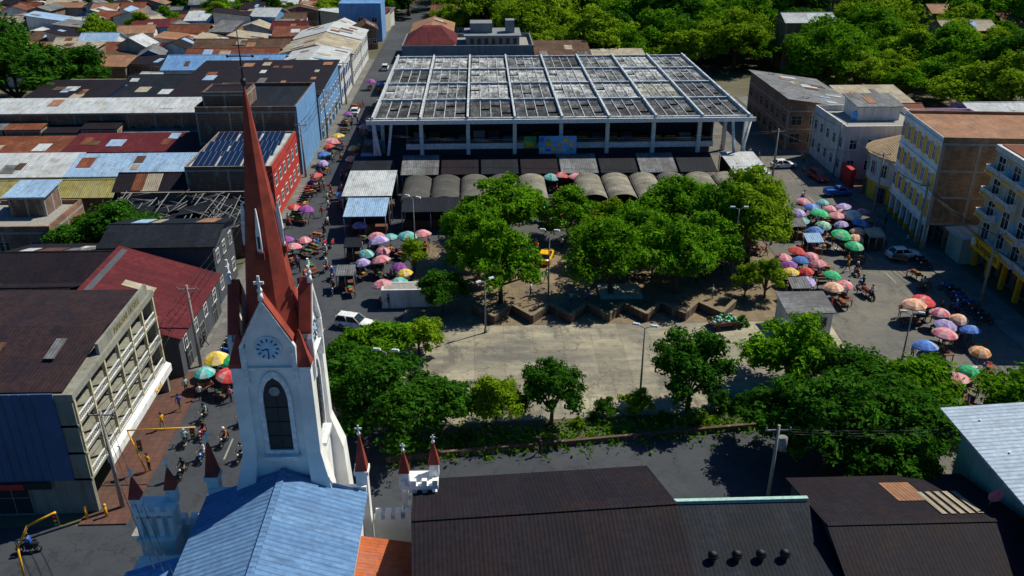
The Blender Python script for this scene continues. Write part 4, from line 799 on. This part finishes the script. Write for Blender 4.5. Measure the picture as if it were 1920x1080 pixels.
# ---------------- small things ----------------
UM={}
cols={'pink':(.72,.20,.26),'red':(.64,.06,.06),'teal':(.06,.42,.42),'lilac':(.38,.28,.66),'blue':(.07,.20,.62),'green':(.03,.50,.2),'peach':(.82,.45,.30),'yellow':(.85,.55,.03),'purple':(.28,.06,.34),'lgreen':(.25,.60,.44),'orange':(.74,.32,.10),'white':(.70,.70,.66)}
pole=MB(); pole.cyl((0,0,0),(0,0,2.75),.03,.025,6); pole.cyl((0,0,0),(0,0,.12),.3,.25,10); polem=pole.mesh('pole',['steel'])
def umb_mesh(c):
    if c in UM: return UM[c]
    m=MB(); n=8; a=M.setdefault('fab_'+c,plain('fabric_'+c,cols[c],.8,0,.45,1.2)); pale=tuple(.55*x+.26 for x in cols[c]); b=M.setdefault('fabp_'+c,plain('fabric_pale_'+c,pale,.8,0,.4,1.2))
    R_=[(.02,2.75),(.55,2.62),(1.0,2.38),(1.3,2.12)]
    for k in range(n):
        for (r0,z0),(r1,z1) in zip(R_[:-1],R_[1:]):
            pts=lambda r,z:[(r*math.cos(6.2832*(k+t)/n)*(1-.035*math.sin(t*math.pi)),r*math.sin(6.2832*(k+t)/n)*(1-.035*math.sin(t*math.pi)),z-.05*math.sin(t*math.pi)*r) for t in (0,.5,1)]
            p,q=pts(r0,z0),pts(r1,z1)
            for j in (0,1): m.poly([p[j],q[j],q[j+1],p[j+1]],k%2 if c not in('green','blue','peach','red','purple') else (1 if k==3 else 0))
        q0=(1.3*math.cos(6.2832*k/n),1.3*math.sin(6.2832*k/n),2.12);q1=(1.3*math.cos(6.2832*(k+1)/n),1.3*math.sin(6.2832*(k+1)/n),2.12); m.poly([q0,(q0[0],q0[1],1.98),(q1[0],q1[1],1.98),q1],0)
    UM[c]=m.mesh('canopy',[a,b]); return UM[c]
def crate(i):
    m=MB(); m.box(-.3,.3,-.2,.2,0,.05)
    for z in (.06,.17): m.box(-.3,.3,-.2,-.18,z,z+.08); m.box(-.3,.3,.18,.2,z,z+.08); m.box(-.3,-.28,-.18,.18,z,z+.08); m.box(.28,.3,-.18,.18,z,z+.08)
    for a in range(4):
        for b_ in range(3): m.ball((-.2+.135*a,-.12+.12*b_,.22),.075,1,6)
    return m.mesh('produce_crate',['khaki',['red','green','yellow','orange'][i]])
CR=[crate(i) for i in range(4)]
ct=MB(); ct.box(-.9,.9,-.5,.5,.72,.8); ct.box(-.9,.9,-.5,-.46,.5,.72,1)
ctm=ct.mesh('table_top',['brown','khaki'])
legm=MB().box(-.04,.04,-.04,.04,0,.72).mesh('leg',['darkwood'])
def table(x,y,z0=.004,rz=None):
    rz=R.uniform(0,6) if rz is None else rz
    t=thing('stall_table','wooden vendor table heaped with produce','table',(x,y,z0),rz,group='vendor tables'); obj('table_top',ctm,t)
    for sx in (-.82,.82):
        for sy in (-.42,.42): obj('leg',legm,t,(sx,sy,0))
    for k in (-.5,.2):
        i=R.randrange(4); p=Matrix.Rotation(rz,3,'Z')@Vector((k,0,0)); thing('produce_crate','wooden crate of fresh %s produce on a table'%['red','green','yellow','orange'][i],'crate',(x+p.x,y+p.y,z0+.8),rz,CR[i],group='crates of produce')
def stall(x,y,c,s=1.0,tb=True):
    k=s*R.uniform(.74,1.05)
    o=thing('market_umbrella','open %s market umbrella shading a street stall'%{'lilac':'lilac','teal':'teal and pale','lgreen':'pale green','peach':'peach coloured'}.get(c,c),'umbrella',(x,y,.0),0,sc=(k,k,max(k,.88)),group='market umbrellas'); o.rotation_euler=(R.uniform(-.17,.17),R.uniform(-.17,.17),R.uniform(0,6))
    obj('canopy',umb_mesh(c),o); obj('pole',polem,o)
    if tb: table(x+R.uniform(-.6,.6),y-R.uniform(.6,1.4))
US=[(46.5,115,'blue'),(48.9,114.5,'pink'),(51.4,115,'lilac'),(46.4,112,'green'),(48.7,111,'pink'),(51.1,111.5,'white'),(46,108.8,'lgreen'),(48.6,108.4,'lilac'),(50.8,108.5,'blue'),(46.5,104.5,'green'),(48.6,103.8,'peach'),(47,101,'green'),(44.2,106.3,'blue'),(43.8,110,'teal'),(44,113.5,'lilac'),(49.6,106,'peach'),(53.2,113,'pink'),(48.8,117,'teal'),(46,117.5,'pink'),(50.5,113,'peach'),
(39.2,99.8,'red'),(37.0,97.7,'pink'),(38.8,96.8,'blue'),(40.9,95.7,'pink'),(38.7,93.6,'red'),(40.9,92.6,'green'),(36.6,93.5,'yellow'),(40,88.9,'peach'),(41.6,90,'pink'),(37.5,91,'lilac'),(40.6,98.2,'pink'),(37.2,95.6,'purple'),
(47.1,83.9,'peach'),(49.2,82.4,'pink'),(48.4,79.8,'lilac'),(50.6,78.2,'blue'),(44,74.6,'blue'),(43.1,72.1,'red'),(42.2,69.6,'peach'),(44.2,68.4,'pink'),(49.2,74.1,'orange'),(46.2,70.6,'green'),(48.2,84.9,'red'),(47,77.2,'pink'),(41.6,67.2,'pink'),(46.3,67.3,'peach'),(50.6,81.2,'peach'),
(-13.7,106,'pink'),(-11.8,106,'teal'),(-9.8,106,'teal'),(-7.7,106.7,'pink'),(-14.6,101.2,'teal'),(-12.4,102,'pink'),(-14.4,98.2,'lilac'),(-12.1,98.4,'pink'),(-10.1,96.7,'purple'),(-9.0,94.8,'yellow'),(-9.6,92.3,'teal'),(-11.3,91.3,'pink'),(-12.9,104,'lilac'),
(-22.9,105.5,'pink'),(-23.9,103,'pink'),(-25.2,105.5,'purple'),(-26.8,118,'red'),(-25,117.3,'purple'),(-25.9,148,'red'),(-26.4,151,'pink'),(-25.9,139,'lilac'),(-25.5,132,'red'),(-20.7,123,'blue'),(-20.7,166,'red'),(-25,200,'purple'),(-25.3,154,'yellow'),(-26,143,'blue'),(-21.4,160,'pink'),(-22,197,'blue'),(-21.6,147,'orange'),(-21.5,141,'peach'),(-26,170,'purple'),
(-26.2,75.2,'yellow'),(-26.6,72.8,'teal'),(-24.4,72.3,'red'),(-24.2,75,'green'),(-13,65.6,'pink'),(-12.6,79,'red'),
(12.2,129.4,'red'),(14.3,129,'pink'),(10.6,129.2,'teal'),(35.7,104.5,'red'),(-16.5,110.5,'lilac'),(8.5,116.5,'green'),(11.5,117,'white'),(13.6,117.5,'pink'),(10,114.6,'orange')]
for x,y,c in US: stall(x,y,c,1.0)
for i in range(30): table(R.choice([-15.5,-21.5,-25.6,41.8,44.5,-10,52.2])+R.uniform(-.8,.8),R.uniform(90,112))
for i in range(18): table(R.choice([-21.8,-26])+R.uniform(-.3,.3),R.uniform(115,185))

def car(x,y,rz,paint,label,kind='sedan',name='parked_car',cat='car'):
    T=thing(name,label,cat,(x,y,.01 if name!='taxi' else .155),rz); L=2.1; W2=.84
    def ring(xp,zb,zt,hw): return [(xp,-hw*.92,zb),(xp,hw*.92,zb),(xp,hw,zb+.18),(xp,hw,zt-.14),(xp,hw*.88,zt),(xp,-hw*.88,zt),(xp,-hw,zt-.14),(xp,-hw,zb+.18)]
    b=MB()
    b.rings([ring(-L,.34,.78,.74),ring(-L+.1,.24,.88,.8),ring(-1.3,.22,.92,W2),ring(.6,.22,.92,W2),ring(1.1,.22,.88,W2),ring(L-.15,.24,.76,.8),ring(L,.34,.66,.7)],0,True,True)
    r0,r1,f1,f0=((-1.75,-1.3,.15,.85) if kind=='sedan' else (-2.02,-1.85,.2,.9) if kind=='hatch' else (-.3,-.15,.6,1.15))
    zt=1.38 if kind!='hatch' else 1.48
    b.hexa([(r1,-.6,zt-.03),(f1,-.6,zt-.03),(f1,.6,zt-.03),(r1,.6,zt-.03)],[(r1+.08,-.55,zt+.04),(f1-.08,-.55,zt+.04),(f1-.08,.55,zt+.04),(r1+.08,.55,zt+.04)])
    for sy in (-1,1):
        for xa,xb in ((r0,r1+.02),(f0,f1-.02),((r0+f0)/2,(r1+f1)/2)): b.cyl((xa,sy*.76,.9),(xb,sy*.62,zt),.045,.045,5)
    if kind=='pickup': b.box(-L+.05,-.4,-.78,-.7,.9,1.12); b.box(-L+.05,-.4,.7,.78,.9,1.12); b.box(-L+.05,-L+.12,-.7,.7,.9,1.1)
    obj('body',b.mesh('body',[paint]),T)
    c=MB(); c.hexa([(r0,-.75,.9),(f0,-.75,.88),(f0,.75,.88),(r0,.75,.9)],[(r1,-.6,zt-.02),(f1,-.6,zt-.02),(f1,.6,zt-.02),(r1,.6,zt-.02)]); obj('window',c.mesh('window',['glass']),T)
    wm=MB(); wm.cyl((0,-.1,0),(0,.1,0),.31,.31,14,0); wm.cyl((0,-.11,0),(0,.11,0),.17,.17,10,1); wm=wm.mesh('wheel',['rubber','steel'])
    for sx in (-1.28,1.3):
        for sy in (-.76,.76): obj('wheel',wm,T,(sx,sy,.31))
    h=MB().box(-.04,.04,-.16,.16,-.07,.07).mesh('headlight',['white']); t=MB().box(-.04,.04,-.14,.14,-.09,.09).mesh('tail_light',['red'])
    for sy in (-.5,.5): obj('headlight',h,T,(L-.03,sy,.58)); obj('tail_light',t,T,(-L+.03,sy*1.1,.68))
    return T
car(-14,85,rad(-18),'carwhite','boxy white hatchback driving along the street','hatch','car'); car(54,101.5,rad(4),'carwhite','white sedan parked before the arcade'); car(54.5,125.5,rad(8),'carblue','blue pickup truck parked by the corner','pickup','pickup_truck','pickup truck')
car(50.6,139.5,rad(5),'carwhite','white car driving on the sunny street','sedan','car'); car(54.2,133,rad(-80),'carred','dark red car parked at the kerb','hatch'); car(8.0,102,rad(75),'taxi','yellow taxi parked beneath the trees','sedan','taxi','taxi'); car(-23.5,222,rad(90),'carwhite','white car on the far street','hatch','car'); car(-25.5,178,rad(90),'carwhite','white car parked on the narrow street','sedan')
def moto_meshes():
    b=MB()
    b.hexa([(-.12,-.1,.5),(.12,-.1,.5),(.12,.45,.62),(-.12,.45,.62)],[(-.1,-.1,.78),(.1,-.1,.78),(.08,.4,.92),(-.08,.4,.92)],0)
    b.box(-.13,.13,-.7,-.1,.58,.68,0); b.box(-.11,.11,-.2,.25,.28,.52,1); b.cyl((0,.42,.95),(0,.66,.3),.05,.04,6,1); b.cyl((-.32,.38,1.02),(.32,.38,1.02),.025,.025,6,1); b.ball((0,.56,.88),.1,2,8); b.cyl((.15,-.1,.3),(.17,-.75,.36),.05,.05,6,3); b.cyl((0,-.1,.4),(0,-.62,.3),.05,.04,6,1); b.box(-.07,.07,.42,.85,.6,.64,0)
    s=MB(); s.hexa([(-.13,-.75,.68),(.13,-.75,.68),(.11,-.05,.68),(-.11,-.05,.68)],[(-.11,-.72,.8),(.11,-.72,.8),(.09,-.05,.76),(-.09,-.05,.76)])
    w_=MB(); w_.rings([[Vector((x,math.cos(6.2832*k/14)*r,math.sin(6.2832*k/14)*r)) for k in range(14)] for x,r in ((-.05,.22),(-.06,.29),(.06,.29),(.05,.22),(-.05,.22))],0,False); w_.cyl((-.07,0,0),(.07,0,0),.05,.05,8,1)
    for k in range(5): w_.cyl((0,0,0),(0,math.cos(k*1.257)*.23,math.sin(k*1.257)*.23),.015,.015,4,1)
    return b,s.mesh('seat',['black']),w_.mesh('wheel',['rubber','steel'])
mb_,ms_,mw_=moto_meshes(); MBD=[mb_.mesh('body',[c,'iron','white','steel']) for c in ('red','blue','black','iron')]
def moto(x,y,rz,i=0,label='small motorcycle ridden along the street',g='motorcycles on the street'):
    T=thing('motorcycle',label,'motorcycle',(x,y,.01),rz,group=g); obj('body',MBD[i%4],T); obj('seat',ms_,T); obj('wheel',mw_,T,(0,.68,.29)); obj('wheel',mw_,T,(0,-.62,.29)); return T
def skin(V,E,Rr):
    me=bpy.data.meshes.new('sk'); me.from_pydata(V,E,[]); o=bpy.data.objects.new('sk',me); COL.objects.link(o)
    md=o.modifiers.new('s','SKIN'); o.modifiers.new('u','SUBSURF').levels=1
    for i,r in enumerate(Rr): me.skin_vertices[0].data[i].radius=(r,r)
    me.skin_vertices[0].data[0].use_root=True
    bpy.context.view_layer.update(); dg=bpy.context.evaluated_depsgraph_get(); out=bpy.data.meshes.new_from_object(o.evaluated_get(dg)); bpy.data.objects.remove(o); return out
def figure(pose):
    V=[(0,0,.95),(0,0,1.12),(0,0,1.32),(0,0,1.49),(0,.015,1.57),(0,.02,1.69)]; Rr=[.13,.12,.145,.055,.08,.085]; E=[(0,1),(1,2),(2,3),(3,4),(4,5)]
    if pose=='ride': V=[(x,y-.25+max(0,z-.95)*.25,z-.08) for x,y,z in V]
    for s in (-1,1):
        if pose=='ride': A=[(.18*s,-.13,1.33),(.27*s,.05,1.08),(.3*s,.33,1.02),(.3*s,.4,1.02)]; L=[(.1*s,-.2,.84),(.2*s,.18,.78),(.17*s,.02,.36),(.17*s,.17,.3)]
        elif pose=='walk': A=[(.19*s,0,1.41),(.24*s,.06*s,1.13),(.24*s,.18*s+.04,.92),(.24*s,.22*s+.05,.84)]; L=[(.09*s,0,.9),(.1*s,-.16*s+.06,.5),(.1*s,-.32*s-.02,.1),(.1*s,-.32*s+.12,.05)]
        elif pose=='bend': A=[(.19*s,0,1.41),(.22*s,.16,1.17),(.17*s,.38,1.08),(.16*s,.46,1.06)]; L=[(.09*s,0,.9),(.1*s,.03,.5),(.1*s,0,.08),(.1*s,.14,.04)]
        else: A=[(.19*s,0,1.41),(.25*s,0,1.13),(.25*s,.07,.9),(.25*s,.09,.82)]; L=[(.09*s,0,.9),(.1*s,.03,.5),(.1*s,0,.08),(.1*s,.14,.04)]
        i=len(V); V+=A+L; Rr+=[.06,.045,.028,.034,.09,.062,.042,.04]; E+=[(2,i),(i,i+1),(i+1,i+2),(i+2,i+3),(0,i+4),(i+4,i+5),(i+5,i+6),(i+6,i+7)]
        w_=Vector(A[3]); d=(Vector(A[3])-Vector(A[2])).normalized()
        for k in range(5):
            j=len(V); off=Vector((0,(k-2)*.02,0)) if pose!='ride' else Vector(((k-2)*.02,0,0)); p=w_+d*(.05 if k else .0)+off*1.3; q=p+d*(.045-.006*abs(k-2))+Vector((-s*.012,0,0)); V+=[tuple(p),tuple(q)]; Rr+=[.010,.008]; E+=[(i+3,j),(j,j+1)]
    me=skin(V,E,Rr); idx=[]
    for p in me.polygons:
        x,y,z=p.center
        if pose=='ride': c=0 if z>1.39 or (y>.12 and z>.93 and abs(x)>.2) else 1 if z>.92 else 3 if z<.34 else 2
        else: c=0 if z>1.47 or (abs(x)>.205 and z<1.17 and z>.6) or (y>.14 and z>1 ) else 1 if z>.93 else 3 if z<.1 else 2
        idx.append(c)
    for k in ('skin','white','denim','black'): me.materials.append(M[k])
    me.polygons.foreach_set('material_index',idx); me.polygons.foreach_set('use_smooth',[True]*len(idx)); me.update(); return me
FIG={p:figure(p) for p in ('stand','walk','bend','ride')}
FV={}
def hair(helm,dy,dz):
    m=MB(); m.ball((0,.0+dy,1.70+dz),.125 if not helm else .15,0,10,1.0 if helm else .82); return m
HH=hair(False,-.01,0).mesh('hair',['hair']); HEL=[hair(True,-.07,-.08).mesh('helmet',[c]) for c in ('black','white','red')]
FACE=MB(); FACE.ball((-.035,.1,1.635),.014,0,6); FACE.ball((.035,.1,1.635),.014,0,6); FACE.cyl((0,.09,1.63),(0,.125,1.60),.01,.016,6,1); FACE.box(-.025,.025,.095,.102,1.565,1.575,2); FACE=FACE.mesh('face',['black','skin','brown'])
SH=['white','red','blue','yellow','black','mint','orange','pink','white']
def person(x,y,rz,pose='stand',sh=None,z=.01):
    sh=sh or R.choice(SH); pt=R.choice(['denim','khaki','black']); k=(pose,sh,pt)
    if k not in FV: me=FIG[pose].copy(); me.materials[1]=M[sh]; me.materials[2]=M[pt]; FV[k]=me
    cn={'mint':'pale green'}.get(sh,sh); lab={'stand':'person in a %s shirt standing by the stalls','walk':'person in a %s shirt walking across the pavement','bend':'person in a %s shirt reaching over goods','ride':'person in a %s shirt riding a motorcycle'}[pose]%cn
    o=thing('person',lab,'person',(x,y,z),rz,group='people of the market square'); obj('body',FV[k],o)
    if pose=='ride': obj('helmet',R.choice(HEL),o)
    else: obj('hair',HH,o); obj('face',FACE,o)
for i,(x,y,rz) in enumerate(((-19.4,100,2.9),(-18.3,97.5,3.3),(-25.4,67.6,3.1),(-26,63.8,.1),(-24.8,64.9,3.1),(-23.9,61.6,3.2),(-22.6,63.7,3.0),(-20.6,61.4,2.9),(46,96.5,3.1),(45.2,92.9,0),(-33.4,50.8,1.6),(-21.5,112,0),(-23,128,3.1),(-24,170,0),(-24.9,59.5,3.1),(-22.4,136,3.1),(-24,146,0),(-21.8,66.8,3.0),(-19.5,90,.1),(-23.4,84,3.1),(52.2,92,3.0),(-17.6,93.6,3.1),(-21,95.5,.1),(-20.2,104.5,3.0),(52.6,108,0),(47.8,122,3.1),(45.2,90,3.1),(53,86,.1))):
    moto(x,y,rz,i); person(x,y,rz,'ride')
for i in range(14): moto(55.1+R.uniform(-.2,.2),83+i*1.1+(5 if i>8 else 0),rad(80+R.uniform(-8,8)),R.randrange(4),'motorcycle parked at the kerb','motorcycles parked at the kerb')
for i in range(18): moto(-26.6,118.5+i*1.0+R.uniform(-.1,.1),rad(90+R.uniform(-8,8)),R.randrange(4),'motorcycle parked at the kerb','motorcycles parked at the kerb')
for i in range(6): moto(-24.6+i*.95,107.8,rad(R.uniform(-10,10)),R.randrange(4),'motorcycle parked near the umbrellas','motorcycles parked at the kerb')
for i in range(8): moto(-26.3,77+i*1.1+R.uniform(-.1,.1),rad(90+R.uniform(-8,8)),R.randrange(4),'motorcycle parked at the kerb','motorcycles parked at the kerb')
for x,y,p,z in ((-23.4,101.5,'walk',.01),(-22.6,99.6,'stand',.01),(-29,81,'walk',.13),(-28,69,'walk',.14),(-28.3,72,'stand',.14),(4.6,61.2,'walk',.01),(-28.6,66,'walk',.14),(-27.8,60,'stand',.14)): person(x,y,R.uniform(0,6),p,None,z)
for i in range(44):
    person(R.uniform(-4,34),R.uniform(89,106),R.uniform(0,6),R.choice(['stand','walk','bend']),None,.16)
for x,y,c in US: person(x+R.uniform(-1.2,1.2),y+R.choice([-1.9,1.3]),R.uniform(0,6),R.choice(['stand','bend','walk']),None,.01)
for i in range(24): person(-24+R.uniform(-3,4),R.uniform(112,185),R.uniform(0,6),'walk')
for i in range(18): person(R.uniform(40,57),R.uniform(84,150),R.uniform(0,6),'walk')
m=MB(); m.box(-1.5,1.5,-.9,.9,.5,.6,0); m.box(-1.5,1.5,-.9,-.85,.6,.9,0); m.box(-1.5,1.5,.85,.9,.6,.9,0)
for i in range(30): m.ball((R.uniform(-1.3,1.3),R.uniform(-.7,.7),R.uniform(.7,1.1)),R.uniform(.15,.28),1+i%2,6)
for sx in (-1,1):
    for sy in (-.95,.95): m.cyl((sx,sy-.05,.3),(sx,sy+.05,.3),.3,.3,12,3)
thing('goods_cart','wooden cart heaped with green produce','cart',(26,83.4,.14),.2,m.mesh('goods_cart',['brown','green','mint','rubber']))
def lamp(x,y,h,z=.14,label='tall street lamp with two white heads'):
    T=thing('street_lamp',label,'street lamp',(x,y,z),R.uniform(-.6,.6),group='street lamps of the square'); p=MB(); p.cyl((0,0,0),(0,0,h),.11,.06,8); p.cyl((0,0,0),(0,0,.5),.18,.16,8); obj('pole',p.mesh('pole',['grey']),T)
    a=MB(); a.tube([(-.55,0,h+.2),(0,0,h-.1),(.55,0,h+.2)],.04); obj('arm',a.mesh('arm',['grey']),T)
    l=MB(); l.hexa([(-.35,-.13,0),(.35,-.13,0),(.35,.13,0),(-.35,.13,0)],[(-.28,-.08,.16),(.28,-.08,.16),(.28,.08,.16),(-.28,.08,.16)]); l=l.mesh('lamp_head',['white'])
    for s_ in (-1,1): obj('lamp_head',l,T,(s_*.8,0,h+.18))
for a in ((-8.3,65,8),(14.4,68.6,8),(39.5,70.5,8,.01),(7.5,90.5,8.5),(30.6,97,8.5),(-8.6,104,8,.01),(0.2,83,6)): lamp(*a)
def upole(x,y,h=9,z=.1,tf=False):
    T=thing('utility_pole','concrete utility pole carrying electric wires','utility pole',(x,y,z),group='utility poles'); p=MB(); p.cyl((0,0,0),(0,0,h),.18,.11,8); obj('pole',p.mesh('pole',['concrete']),T)
    a=MB(); a.box(-1,1,-.05,.05,h-.5,h-.4); [a.cyl((u,0,h-.4),(u,0,h-.2),.05) for u in (-.9,0,.9)]; obj('cross_arm',a.mesh('cross_arm',['grey']),T)
    if tf: t=MB(); t.cyl((.45,0,h-2.2),(.45,0,h-1.1),.35,.35,10); obj('transformer',t.mesh('transformer',['grey']),T)
    return (x,y,z+h-.3)
def wire(a,b,sag=.8,n=3):
    m=MB()
    for k in range(n):
        o=Vector(((k-(n-1)/2)*.5,0,-.25*k)); pts=[Vector(a).lerp(Vector(b),t/10)+o+Vector((0,0,-sag*4*(t/10)*(1-t/10))) for t in range(11)]; m.tube(pts,.022,4)
    thing('electric_wire','black overhead wires strung between poles','wire',data=m.mesh('electric_wire',['black']))
pr=[upole(57,y,9,.1,y==104) for y in (72,88,104.6,118,134,152,172)]; pl=[upole(-28.4,y,9,.1,y==104) for y in (55.5,77,104,137,160,186)]
for q in (pr,pl):
    for a,b in zip(q[:-1],q[1:]): wire(a,b)
p1=upole(22,54,7.5,0,True); p2=upole(46,131,9,0); wire(p2,pr[3],.8); wire(p2,(-17,134,8),1.5,2); wire(pr[2],pr[0],1.6,3); wire(p1,(44,53,8),.5); wire(pl[0],(-19,40,8),.6)
T=thing('traffic_light','yellow traffic light pole leaning over the street','traffic light',(-32.4,47.8,0)); p=MB(); p.tube([(0,0,0),(.2,0,3),(1.3,0,4.9),(3.4,0,6)],.08,8); obj('pole',p.mesh('pole',['yellow']),T)
sig=MB(); sig.box(-.15,.15,-.12,.12,-1,0,0); [sig.cyl((0,-.12,-.17-.32*i),(0,-.17,-.17-.32*i),.1,.1,10,1+i) for i in range(3)]; sigm=sig.mesh('signal',['black','red','yellow','green']); obj('signal',sigm,T,(3.3,0,5.9))
T=thing('traffic_light','yellow traffic light with a long horizontal arm','traffic light',(-28,59.8,.1)); p=MB(); p.tube([(0,0,0),(-.8,0,4.2),(4.6,.1,4.3)],.06,8); obj('pole',p.mesh('pole',['yellow']),T); obj('signal',sigm,T,(-.1,0,3.2)); obj('signal',sigm,T,(4.3,.1,4.2))
for x,y in ((-30.6,54.2),(-29.2,54.4)):
    m=MB(); m.cyl((0,0,0),(0,0,1),.12,.1,8,0); m.ball((0,0,1.05),.14,0); thing('bollard','short yellow bollard at the street corner','bollard',(x,y,.13),0,m.mesh('bollard',['yellow']))
